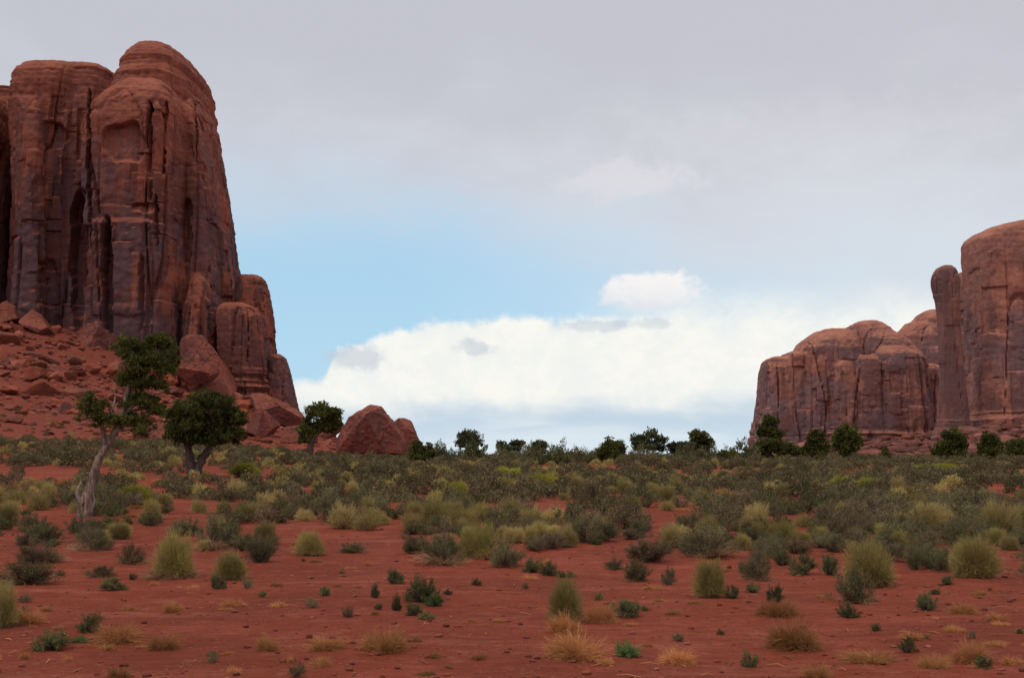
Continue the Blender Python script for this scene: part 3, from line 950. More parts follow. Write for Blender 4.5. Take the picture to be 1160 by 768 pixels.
# ------------------------------------------------------------------ trees
def tube(path, radii, seg=7, seed=0, wob=0.12):
    path = np.asarray(path, float); n = len(path)
    V, F = [], []
    for i in range(n):
        t = path[min(i + 1, n - 1)] - path[max(i - 1, 0)]
        t = t / (np.linalg.norm(t) + 1e-9)
        a = np.cross(t, [0.3, 0.9, 0.31]); a /= np.linalg.norm(a) + 1e-9
        b = np.cross(t, a)
        for j in range(seg):
            w = 2 * math.pi * j / seg + i * 0.12
            rr = radii[i] * (1 + wob * math.sin(3 * w + seed) + wob * math.sin(5 * w + i * 0.9 + seed))
            V.append(path[i] + rr * (math.cos(w) * a + math.sin(w) * b))
    for i in range(n - 1):
        for j in range(seg):
            k2 = (j + 1) % seg
            F.append((i * seg + j, i * seg + k2, (i + 1) * seg + k2, (i + 1) * seg + j))
    F.append(tuple(range(seg)[::-1])); F.append(tuple((n - 1) * seg + j for j in range(seg)))
    return np.array(V), F


def join(parts):
    V, F, o = [], [], 0
    for v, f in parts:
        V.append(v); F += [tuple(i + o for i in q) for q in f]; o += len(v)
    return np.concatenate(V), F


def curve(pts, n, seed=0, wob=0.0):
    """smooth path through points (Catmull-Rom)"""
    p = np.asarray(pts, float)
    p = np.vstack([2 * p[0] - p[1], p, 2 * p[-1] - p[-2]])
    out = []
    segs = len(p) - 3
    for i in range(n):
        t = i / (n - 1) * segs; s = min(int(t), segs - 1); u = t - s
        a, b, c, d = p[s], p[s + 1], p[s + 2], p[s + 3]
        out.append(0.5 * ((2 * b) + (-a + c) * u + (2 * a - 5 * b + 4 * c - d) * u * u + (-a + 3 * b - 3 * c + d) * u ** 3))
    out = np.array(out)
    if wob:
        g = np.random.default_rng(seed)
        w = g.normal(size=out.shape) * wob; w[0] = 0
        out += w
    return out


def leaf_quads(C, size, g, up=0.35, aspect=0.45):
    """one small kinked leaf spray (quad) at each centre"""
    n = len(C)
    d = g.normal(size=(n, 3)); d[:, 2] += up; d /= np.linalg.norm(d, axis=1)[:, None]
    w = np.cross(d, g.normal(size=(n, 3))); w /= np.linalg.norm(w, axis=1)[:, None] + 1e-9
    s = size * g.uniform(0.6, 1.4, n)[:, None]
    a = C - d * s * 0.5; b = C + w * s * aspect * 0.5 + d * s * 0.05; c = C + d * s * 0.5; e = C - w * s * aspect * 0.5
    V = np.stack([a, b, c, e], 1).reshape(-1, 3)
    return V, np.arange(4 * n).reshape(-1, 4)


def crown_points(clumps, n, g, gap=0.0, sub=0.30, noise_s=1.0):
    """leaf centres: each clump is a cloud of smaller tufts with gaps between"""
    vol = np.array([c[3] * c[4] * c[5] for c in clumps]) ** 0.8
    vol = vol / vol.sum()
    out = []
    for c, w in zip(clumps, vol):
        cen, rad = np.array(c[:3]), np.array(c[3:6])
        nt = max(9, int(30 * (1 + 2 * w)))
        per = max(12, int(n * w / nt))
        for t in range(nt):
            d = g.normal(size=3); d /= np.linalg.norm(d)
            if d[2] < -0.55: d[2] *= -0.4
            tc = cen + d * rad * g.uniform(0.35, 0.92)
            tr = rad.mean() * sub * g.uniform(0.7, 1.35)
            q = g.normal(size=(per, 3)); q /= np.linalg.norm(q, axis=1)[:, None]
            q = tc + q * (g.uniform(0.25, 1.05, per) ** 0.7)[:, None] * tr * np.array([1.1, 1.1, 0.8])
            out.append(q)
    P = np.concatenate(out)
    if gap:
        keep = perlin(P * noise_s, 91) > (-0.5 + gap)
        P = P[keep]
    return P


def tree(name, label, base_px, Y, trunks, clumps, n_leaf, leaf, leaf_mat, bark, gap=0.25, cat='tree', limbs=True, seed=0, group=None, dead=(), sub=0.30, vf=1.0):
    g = np.random.default_rng(900 + seed)
    b = at(base_px[0], base_px[1], Y)
    gz = h1(b[0], Y)
    shift = np.array([0, 0, 0.0])
    base = np.array([b[0], Y, gz])
    e = bpy.data.objects.new(name, None); COL.objects.link(e); e.location = base
    tag(e, label, cat, group)

    def P(px, py, dy=0.0):
        q = at(px, py, Y + dy)
        return q - base
    tk = []
    tops = []
    for path in trunks:
        pts = [P(p[0], p[1], p[3] if len(p) > 3 else 0.0) for p in path]
        pts[0][2] = min(pts[0][2], -0.15) if path is trunks[0] or abs(path[0][1] - base_px[1]) < 6 else pts[0][2]
        n = 14
        pc = curve(pts, n, seed, 0.0)
        rr = np.interp(np.linspace(0, 1, n), np.linspace(0, 1, len(path)), [p[2] for p in path])
        tk.append(tube(pc + np.random.default_rng(seed + 5).normal(size=pc.shape) * rr[:, None] * np.array([.10, .10, 0]), rr * (1 + 0.12 * np.sin(np.arange(n) * 2.3 + seed)), 11, seed, 0.2))
        tops.append(pc)
    V, F = join(tk)
    link('trunk', mesh_from('trunk', V, F, bark, None, True), e)
    cl = []
    m2p = Y / F_PX
    for c in clumps:
        dy = c[4] if len(c) > 4 else g.uniform(-0.4, 0.4) * c[2] * m2p
        cen = P(c[0], c[1], dy)
        cl.append((*cen, c[2] * m2p, c[2] * m2p * 0.9, c[3] * m2p * vf))
    if limbs:
        allp = np.concatenate(tops)
        for c in cl:
            cen = np.array(c[:3])
            k = [p for p in allp if p[2] < cen[2] + 0.05]
            k = np.array(k) if len(k) else allp[-1:]
            s = k[np.argmin(((k - cen) ** 2).sum(1) + (k[:, 2] < 0.3 * cen[2]) * 1.0)]
            mid = (s + cen) / 2 + np.array([g.normal() * 0.06, g.normal() * 0.06, 0.08]) * np.linalg.norm(cen - s)
            pth = curve([s, mid, cen + np.array([0, 0, c[5] * 0.2])], 8, seed, 0.0)
            r0 = trunks[0][-1][2] * 0.62
            pieces = [tube(pth, np.linspace(r0, r0 * 0.3, 8), 6, seed)]
            for q in range(5):
                d = g.normal(size=3); d[2] = abs(d[2]) * 0.6; d /= np.linalg.norm(d)
                en = cen + d * np.array(c[3:6]) * 0.8
                st = pth[g.integers(4, 8)]
                pieces.append(tube(curve([st, (st + en) / 2 + g.normal(size=3) * 0.05 * c[3], en], 6), np.linspace(r0 * 0.38, r0 * 0.12, 6), 5, q))
            v, f = join(pieces)
            link('limb', mesh_from('limb', v, f, bark, None, True), e)
    for path in dead:
        pts = [P(p[0], p[1], p[3] if len(p) > 3 else 0.0) for p in path]
        pc = curve(pts, 8)
        rr = np.interp(np.linspace(0, 1, 8), np.linspace(0, 1, len(path)), [p[2] for p in path])
        v, f = tube(pc, rr, 6, seed)
        link('dead_branch', mesh_from('dead_branch', v, f, M_DEAD, None, True), e)
    C = crown_points(cl, n_leaf, g, gap, sub, 2.2 / max(0.2, np.mean([c[3] for c in cl])))
    V, F = leaf_quads(C, leaf, g)
    link('crown', mesh_from('crown', V, F, leaf_mat), e)
    return e


p = ground_at(97, 586)
Y1 = p[1]
k1 = Y1 / F_PX
tree('juniper', 'old twisted juniper with a bare leaning trunk and ragged crown, nearest of the trees', (97, 586), Y1,
     [[(96, 588, 9.0 * k1), (99, 572, 6.0 * k1), (105, 545, 4.5 * k1), (112, 522, 4.1 * k1), (124, 500, 3.6 * k1), (135, 482, 3.1 * k1)],
      [(134, 484, 4.2 * k1), (141, 465, 3.4 * k1), (146, 440, 2.8 * k1), (156, 410, 1.8 * k1)],
      [(120, 503, 3.0 * k1), (116, 485, 2.2 * k1), (110, 470, 1.6 * k1)],
      [(94, 588, 5 * k1), (92, 575, 4 * k1), (98, 558, 3 * k1)]],
     [(150, 398, 24, 18), (178, 390, 24, 13), (168, 415, 32, 17), (190, 412, 16, 14), (148, 432, 20, 14), (172, 438, 24, 12), (160, 458, 30, 13),
      (106, 466, 20, 19), (124, 478, 18, 12), (99, 452, 12, 8), (150, 478, 26, 12), (175, 466, 14, 9), (160, 490, 14, 7)],
     42000, 3.2 * k1, M_JUNIPER, M_BARK, 0.30, 'tree', True, 1, vf=1.3, sub=0.27,
     dead=[[(140, 470, 2.2 * k1), (160, 452, 1.5 * k1), (178, 446, 1.0 * k1), (196, 444, 0.5 * k1)], [(132, 486, 2 * k1), (127, 468, 1.4 * k1), (131, 450, 0.8 * k1), (128, 440, 0.4 * k1)],
           [(97, 580, 3.5 * k1), (88, 560, 2 * k1), (92, 545, 0.7 * k1)], [(102, 582, 3 * k1), (106, 566, 2.0 * k1), (103, 552, 0.7 * k1)]])
p = ground_at(219, 541); Y2 = p[1]; k2_ = Y2 / F_PX
tree('juniper', 'round dense juniper with a forked trunk, between the twisted juniper and the talus', (219, 541), Y2,
     [[(217, 543, 6.0 * k2_), (216, 528, 5 * k2_), (214, 512, 4.2 * k2_), (212, 492, 3.2 * k2_)], [(220, 543, 5.4 * k2_), (227, 524, 4.4 * k2_), (236, 510, 3.6 * k2_), (246, 492, 2.6 * k2_)]],
     [(235, 462, 34, 18), (208, 472, 24, 20), (262, 474, 20, 20), (232, 482, 42, 20), (212, 496, 26, 14), (252, 495, 26, 14), (234, 500, 28, 10), (196, 484, 12, 14), (272, 492, 10, 10), (240, 450, 16, 8)],
     38000, 3.4 * k2_, M_JUNIPER, M_BARK_DARK, 0.2, 'tree', True, 2, sub=0.26, vf=1.1)
Y3 = 118.0; k3 = Y3 / F_PX
tree('juniper', 'small leaning juniper with an open dark crown just beside the peaked boulder', (349, 521), Y3,
     [[(349, 523, 4.0 * k3), (351, 510, 3.4 * k3), (354, 498, 2.8 * k3), (364, 484, 2.2 * k3)]],
     [(363, 468, 17, 10), (378, 471, 11, 9), (350, 487, 14, 10), (366, 484, 16, 9), (380, 482, 9, 7), (344, 498, 8, 6)],
     14000, 3.4 * k3, M_JUNIPER, M_BARK_DARK, 0.12, 'tree', True, 3, vf=1.25, sub=0.36)

YR = 128.0
RT = [  # label, base px, trunk, clumps, leaves, material, depth, gap
    ('dome-topped juniper with see-through crown standing alone on the ridge', (531, 516), [(531, 500)], [(531, 495, 15, 6), (522, 502, 8, 6), (541, 503, 7, 6), (531, 503, 12, 6)], 2200, 'R', YR, .3),
    ('low dark bushy juniper at the base of the peaked boulder', (478, 522), [(478, 512)], [(472, 510, 10, 9), (486, 512, 9, 8), (478, 517, 16, 5)], 2200, 'J', 96, .05),
    ('low umbrella-topped juniper pair on the ridge right after the lone domed one', (574, 518), [(574, 508), (586, 506)], [(568, 506, 7, 6), (586, 503, 10, 3.5), (578, 510, 12, 5)], 1700, 'R', YR, .2),
    ('small round juniper on the open middle of the ridge', (612, 517), [(612, 508)], [(612, 506, 9, 6.5), (611, 511, 8, 4)], 1300, 'R', YR, .1),
    ('dark cone-shaped juniper at the head of the ridge cluster', (693, 524), [(693, 508)], [(690, 503, 8, 7), (700, 508, 11, 8), (684, 514, 10, 8), (695, 517, 17, 6)], 3000, 'J', 112, .05),
    ('tall loose juniper with a lumpy open crown beside the dark cone', (734, 520), [(732, 505), (744, 504)], [(724, 499, 11, 7), (738, 493, 11, 6), (749, 499, 8, 6), (733, 506, 17, 6), (748, 508, 8, 5)], 3000, 'R', 122, .25),
    ('low spreading juniper between two taller ones of the ridge cluster', (768, 519), [(768, 509)], [(764, 507, 9, 6), (774, 506, 8, 6), (770, 512, 13, 4)], 1600, 'R', 122, .15),
    ('tall round-headed juniper at the end of the ridge cluster', (792, 519), [(791, 505)], [(792, 496, 12, 8), (800, 503, 9, 8), (784, 505, 9, 7), (793, 510, 13, 6)], 3000, 'J', 118, .12),
    ('small squat green shrub tree just past the ridge cluster', (824, 525), [(824, 518)], [(820, 516, 9, 5), (829, 517, 8, 5), (824, 520, 11, 4)], 1400, 'J', 100, .05),
    ('tall ragged dark juniper with bare twigs before the far mesa edge', (872, 523), [(870, 500), (876, 490)], [(872, 478, 11, 8), (866, 490, 10, 9), (880, 492, 9, 9), (870, 505, 14, 9), (862, 513, 10, 6), (882, 508, 10, 8)], 4200, 'J', 112, .12),
    ('pale olive bushy tree beside the tall ragged juniper', (897, 521), [(897, 512)], [(893, 508, 10, 7), (903, 512, 9, 6), (888, 514, 8, 5)], 1900, 'O', 118, .15),
    ('upright oval juniper in front of the far mesa', (925, 521), [(925, 506)], [(924, 497, 11, 9), (918, 507, 9, 8), (932, 508, 9, 9), (925, 514, 13, 6)], 3200, 'J', 116, .05),
    ('large round dense juniper in front of the far mesa', (959, 518), [(958, 502), (966, 504)], [(959, 491, 15, 9), (948, 500, 9, 9), (970, 500, 9, 9), (959, 506, 17, 7)], 3800, 'J', 122, .05),
    ('tiny cone-shaped conifer on the plain below the far mesa', (1003, 522), [(1003, 514)], [(1003, 511, 3, 3.5), (1003, 517, 5, 4.5)], 800, 'J', 112, .0),
    ('two-lobed dark juniper in front of the tall mesa', (1076, 521), [(1078, 506), (1066, 512)], [(1081, 496, 13, 9), (1088, 506, 9, 9), (1074, 506, 11, 9), (1063, 511, 9, 7), (1078, 514, 16, 5)], 4000, 'J', 112, .06),
    ('upright dark juniper between the two-lobed one and the bright green tree', (1122, 522), [(1122, 508)], [(1121, 499, 10, 9), (1129, 506, 8, 9), (1115, 509, 8, 8), (1122, 514, 14, 6)], 3300, 'J', 110, .05),
    ('bright green bushy tree at the edge of the scrub before the tall mesa', (1153, 519), [(1153, 508)], [(1150, 506, 12, 8), (1163, 504, 12, 8), (1144, 512, 8, 5), (1156, 512, 14, 5)], 3000, 'O', 118, .05),
]
MM = {'R': M_RIDGE, 'J': M_JUNIPER, 'O': M_OLIVE}
for i, (lab, b_, tr, cl, nl, mk, Y, gap) in enumerate(RT):
    kk = Y / F_PX
    dead = []
    if 'bare twigs' in lab:
        dead = [[(868, 512, 1.2 * kk), (858, 496, 0.8 * kk), (854, 482, 0.4 * kk)], [(858, 496, .7 * kk), (852, 488, .5 * kk), (851, 478, .3 * kk)], [(864, 500, .7 * kk), (862, 486, .5 * kk), (858, 474, .3 * kk)], [(856, 490, .5 * kk), (862, 478, .4 * kk), (860, 470, .25 * kk)]]
    tree('juniper' if mk != 'O' else 'leafy_tree', lab, b_, Y,
         [[(b_[0], b_[1] + 2, 1.1 * kk), ((b_[0] + t[0]) / 2 + 0.6, (b_[1] + t[1]) / 2, 0.9 * kk), (t[0], t[1], 0.6 * kk)] for t in tr],
         cl + ([(b_[0], b_[1] - 3.5, 0.62 * max(c[2] for c in cl), 4.0)] if mk != 'R' else []), nl * 2, 3.2 * kk, MM[mk], M_BARK_DARK, gap, 'tree', True, 10 + i, dead=dead, vf=1.3, sub=0.38)

# ------------------------------------------------------------------ shrubs
def stalks(n, g, r0, r1, h, width, spread, droop=0.15, hvar=0.3, nseg=3, r_in=0.05, color_split=0.0):
    """thin curved blades fanning from the root; returns V, F, fraction along the blade"""
    th = g.uniform(0, 2 * math.pi, n)
    out = np.sqrt(g.uniform(0, 1, n)) * spread
    L = h * (1 - hvar * g.uniform(0, 1, n)) * (1 - 0.30 * (out / max(spread, 1e-6)) ** 2)
    base = np.stack([np.cos(th), np.sin(th), 0 * th], 1) * (g.uniform(0, 1, n) ** 0.6 * r0)[:, None]
    V, F = [], []
    side = np.stack([-np.sin(th + g.normal(0, 0.9, n)), np.cos(th + g.normal(0, 0.9, n)), g.normal(0, .2, n)], 1)
    side /= np.linalg.norm(side, axis=1)[:, None]
    jit = g.normal(0, 0.05, (n, 3)) * h
    rows = []
    for s in range(nseg + 1):
        t = s / nseg
        rad = out * (t ** 1.15)
        pos = base + np.stack([np.cos(th) * rad, np.sin(th) * rad, L * (t - droop * t * t * (out / max(spread, 1e-6)))], 1) + jit * t * t
        wv = width * (1.0 - 0.65 * t)
        rows.append((pos - side * wv / 2, pos + side * wv / 2))
    V = np.stack([x for r in rows for x in r], 1)            # n, 2*(nseg+1), 3
    m = 2 * (nseg + 1)
    q = []
    for s in range(nseg):
        a = 2 * s
        q.append(np.stack([np.arange(n) * m + a, np.arange(n) * m + a + 1, np.arange(n) * m + a + 3, np.arange(n) * m + a + 2], 1))
    return V.reshape(-1, 3), np.concatenate(q), rows[-1][0]


def dome_dirs(n, g, low=-0.12):
    z = g.uniform(low, 1.0, n); th = g.uniform(0, 2 * math.pi, n)
    r = np.sqrt(np.clip(1 - z * z, 0, 1))
    return np.stack([r * np.cos(th), r * np.sin(th), z], 1)


def ribbons(a, m, e, w, g):
    """two-piece blades through a, m, e"""
    n = len(a)
    side = np.cross(e - a, g.normal(size=(n, 3))); side /= np.linalg.norm(side, axis=1)[:, None] + 1e-9
    side = side * w
    V = np.stack([a - side * .4, a + side * .4, m - side * .5, m + side * .5, e - side * .25, e + side * .25], 1).reshape(-1, 3)
    i = np.arange(n) * 6
    return V, np.concatenate([np.stack([i, i + 1, i + 3, i + 2], 1), np.stack([i + 2, i + 3, i + 5, i + 4], 1)])


def rabbit_mesh(seed, lod=1.0):
    """rounded broom: woody stems below, a dome of very fine yellow-green stalks above"""
    g = np.random.default_rng(seed)
    n = int(6800 * lod)
    D = dome_dirs(n, g, 0.0)
    R3 = np.array([0.47, 0.47, 0.60])
    lump = 1 + 0.22 * D[:, 0] * g.uniform(-1, 1) + 0.45 * perlin(D * 1.7 + seed * 1.7, seed) + 0.20 * perlin(D * 4.5 + seed, seed + 1)
    f = g.uniform(0.55, 1.10, n) * lump
    root = np.array([0, 0, 0.05])
    box = 1.0 / (np.hypot(D[:, 0], D[:, 1]) ** 2.8 + np.abs(D[:, 2]) ** 2.8) ** (1 / 2.8)
    e = root + D * R3 * (f * box)[:, None]
    e[:, 2] = np.maximum(e[:, 2], 0.03 + 0.05 * g.uniform(0, 1, n))
    st = np.stack([D[:, 0] * 0.12, D[:, 1] * 0.12, 0.06 + 0 * f], 1)
    t = g.uniform(0.50, 0.88, n)[:, None]
    a = st + (e - st) * t
    a[:, 2] += 0.015
    m = (a + e) / 2 + g.normal(0, 0.008, (n, 3)); m[:, 2] += 0.012
    e = e + g.normal(0, 0.034, (n, 3)); e[:, 2] = np.maximum(e[:, 2], 0.01)
    V1, F1 = ribbons(a, m, e, 0.0052 / math.sqrt(lod), g)
    ns = max(12, int(420 * lod))
    k = g.integers(0, n, ns)
    a0 = np.stack([D[k, 0] * 0.05, D[k, 1] * 0.05, np.zeros(ns)], 1) + g.normal(0, 0.02, (ns, 3)) * np.array([1, 1, 0])
    e0 = a[k] + (e[k] - a[k]) * 0.4
    m0 = (a0 + e0) / 2 + g.normal(0, 0.02, (ns, 3))
    V0, F0 = ribbons(a0, m0, e0, 0.007 / math.sqrt(lod), g)
    V0[:, 2] = np.maximum(V0[:, 2], 0)
    return (V0, F0), (V1, F1)


def sage_mesh(seed, lod=1.0, leaf=0.027, upright=0.7):
    """twiggy mound: crooked twigs carrying clumps of small leaves, uneven in outline"""
    g = np.random.default_rng(seed)
    nt = 46
    D = dome_dirs(nt, g, -0.02)
    f = g.uniform(0.5, 1.15, nt) * (1 + 0.25 * D[:, 0] * g.uniform(-1, 1) + 0.35 * perlin(D * 1.7 + seed * 2.1, seed))
    tips = np.array([0, 0, 0.10]) + D * np.array([0.44, 0.44, 0.40]) * f[:, None]
    tips[:, 2] = np.maximum(tips[:, 2], 0.06)
    nl = int(6200 * lod); k = g.integers(0, nt, nl)
    tr = g.uniform(0.05, 0.10, nt)
    q = g.normal(size=(nl, 3)); q /= np.linalg.norm(q, axis=1)[:, None]
    C = tips[k] * g.uniform(0.72, 1.04, nl)[:, None] + q * (tr[k] * g.uniform(0.1, 1, nl) ** 0.6)[:, None]
    C = C[C[:, 2] > 0.015]
    V1, F1 = leaf_quads(C, leaf / lod ** 0.42, g, upright, 0.40)
    V1[:, 2] = np.maximum(V1[:, 2], 0.0)
    ns = max(14, int(300 * lod)); k = g.integers(0, nt, ns)
    a0 = g.normal(0, 0.045, (ns, 3)) * np.array([1, 1, 0])
    e0 = tips[k] * g.uniform(0.6, 1.10, ns)[:, None] + g.normal(0, 0.045, (ns, 3))
    m0 = (a0 + e0) / 2 + g.normal(0, 0.035, (ns, 3)); m0[:, 2] -= 0.02
    V0, F0 = ribbons(a0, m0, e0, 0.0075 / math.sqrt(lod), g)
    V0[:, 2] = np.maximum(V0[:, 2], 0)
    return (V0, F0), (V1, F1)


def far_mesh(seed, kind):
    g = np.random.default_rng(seed)
    n = 420
    D = dome_dirs(n, g, -0.1)
    f = g.uniform(0.55, 1.05, n) ** 0.7 * (1 + 0.35 * perlin(D * 1.9 + seed * 1.3, seed))
    C = np.array([0, 0, 0.08]) + D * np.array([0.46, 0.46, 0.42]) * f[:, None]
    C[:, 2] = np.maximum(C[:, 2], 0.03)
    V1, F1 = leaf_quads(C, 0.10, g, 0.9, 0.45)
    V0, F0 = leaf_quads(C[:40] * np.array([0.8, 0.8, 0.6]), 0.12, g, 0.9, 0.35)
    return (V0, F0), (V1, F1)


def grass_mesh(seed, lod=1.0):
    """ragged mat of dry blades: many little tufts leaning every way, with broken straw around"""
    g = np.random.default_rng(seed)
    nt = 17
    th = g.uniform(0, 6.28, nt); rr = np.sqrt(g.uniform(0, 1, nt)) * 0.34
    root = np.stack([np.cos(th) * rr, np.sin(th) * rr * 0.9, 0 * rr], 1)
    hh = (0.54 - 0.80 * rr) * g.uniform(0.55, 1.15, nt) + 0.08
    n = int(2600 * lod); k = g.integers(0, nt, n)
    D = dome_dirs(n, g, 0.02); D[:, 2] *= 1.25
    lean = np.stack([np.cos(th), np.sin(th), 0 * th], 1) * 0.45
    d = D + lean[k]
    L = hh[k] * g.uniform(0.45, 1.1, n)
    a = root[k] + g.normal(0, 0.035, (n, 3)) * np.array([1, 1, 0])
    e = a + d * L[:, None] * 0.85 + g.normal(0, 0.02, (n, 3))
    m = (a + e) / 2 + g.normal(0, 0.02, (n, 3)); m[:, 2] += 0.05 * L / 0.3
    e[:, 2] = np.maximum(e[:, 2], 0.006); m[:, 2] = np.maximum(m[:, 2], 0.004)
    V0, F0 = ribbons(a, m, e, 0.006 / math.sqrt(lod), g)
    n2 = int(420 * lod)
    t2 = g.uniform(0, 6.28, n2); r2 = g.uniform(0.15, 0.62, n2)
    a = np.stack([np.cos(t2) * r2, np.sin(t2) * r2, 0.008 + g.uniform(0, 0.04, n2)], 1)
    e = a + g.normal(0, 0.07, (n2, 3)); e[:, 2] = np.abs(e[:, 2]) * 0.5 + 0.005
    V1, F1 = ribbons(a, (a + e) / 2 + np.array([0, 0, .015]), e, 0.006 / math.sqrt(lod), g)
    return (V0, F0), (V1, F1)


def leafy_mesh(seed, lod=1.0):
    return sage_mesh(seed, lod, 0.034, 1.1)


GEN = {'rabbitbrush': (rabbit_mesh, M_RABBIT_STEM, M_RABBIT, ('stem', 'foliage'), 6, 'shrub'),
       'sagebrush': (sage_mesh, M_SAGE_STEM, M_SAGE, ('stem', 'foliage'), 7, 'shrub'),
       'dry_grass_tuft': (grass_mesh, M_GRASS, M_GRASS, ('blades', 'litter'), 5, 'grass tuft'),
       'green_shrub': (leafy_mesh, M_BARK_DARK, M_GREEN, ('stem', 'foliage'), 5, 'shrub'),
       'bright_shrub': (rabbit_mesh, M_RABBIT_STEM, M_BRIGHT, ('stem', 'foliage'), 2, 'shrub'),
       'green_weed': (leafy_mesh, M_SAGE_STEM, M_WEED, ('stem', 'foliage'), 2, 'weed')}
NEAR, MID = {}, {}
for kind, (fn, ms, ml, names, nv, cat) in GEN.items():
    NEAR[kind], MID[kind] = [], []
    for i in range(nv):
        (v0, f0), (v1, f1) = fn(1000 + 31 * i + len(kind), 1.0)
        if kind == 'dry_grass_tuft':
            NEAR[kind].append((None, mesh_from('blades', np.concatenate([v0, v1]), np.concatenate([f0, f1 + len(v0)]), ml)))
        else:
            NEAR[kind].append((mesh_from('stem', v0, f0, ms), mesh_from('foliage', v1, f1, ml)))
        (v0, f0), (v1, f1) = fn(2000 + 31 * i + len(kind), 0.28)
        MID[kind].append(mesh_from(kind, np.concatenate([v0, v1]), np.concatenate([f0, f1 + len(v0)]), [ms, ml],
                                   np.concatenate([np.zeros(len(f0)), np.ones(len(f1))])))

STRAW = []
for i in range(4):
    (v0, f0), (v1, f1) = grass_mesh(7000 + i, 0.45)
    STRAW.append(mesh_from('dry_straw', np.concatenate([v0, v1]), np.concatenate([f0, f1 + len(v0)]), M_STRAW))
CATS = {k: v[5] for k, v in GEN.items()}
DIM = {'rabbitbrush': (1.16, 0.76), 'sagebrush': (0.96, 0.56), 'dry_grass_tuft': (1.0, 0.43), 'green_shrub': (0.96, 0.56), 'bright_shrub': (1.16, 0.76), 'green_weed': (0.96, 0.56)}
occupied = []
cnt = {}


def near_shrub(kind, px, py, w, h, label, group=None):
    p = ground_at(px, py)
    k = p[1] / F_PX
    W, H = DIM[kind]
    if kind == 'dry_grass_tuft': w, h = w * 0.86, h * 0.95
    sx, sz = w * k / W, h * k / H
    i = cnt.get(kind, 0); cnt[kind] = i + 1
    stem, fol = NEAR[kind][i % len(NEAR[kind])]
    y = p[1] + sx * W * 0.30
    x = p[0] * y / p[1]
    z = h1(x, y) - 0.01
    rz = (i * 2.39996) % 6.28
    if stem is None:
        e = link(kind, fol, None, (x, y, z), rz, (sx, sx, sz))
    else:
        e = bpy.data.objects.new(kind, None); COL.objects.link(e)
        gi = np.random.default_rng(3000 + i * 7 + len(kind))
        e.location = (x, y, z); e.rotation_euler = (gi.normal() * 0.09, gi.normal() * 0.09, rz); e.scale = (sx * gi.uniform(0.9, 1.12), sx * gi.uniform(0.8, 1.1), sz)
        link('stem', stem, e); link('foliage', fol, e)
        if kind in ('rabbitbrush', 'sagebrush') and i % 4 != 3:
            q = link('dry_straw', STRAW[i % len(STRAW)], e, (gi.uniform(-.16, .16), gi.uniform(-.16, .16), 0.0), gi.uniform(0, 6.28))
            q.scale = (gi.uniform(0.75, 1.15), gi.uniform(0.6, 1.0), gi.uniform(0.35, 0.7) * sx / sz)
    tag(e, label, CATS[kind], group)
    occupied.append((x, y, sx * W * 0.5))
    return e


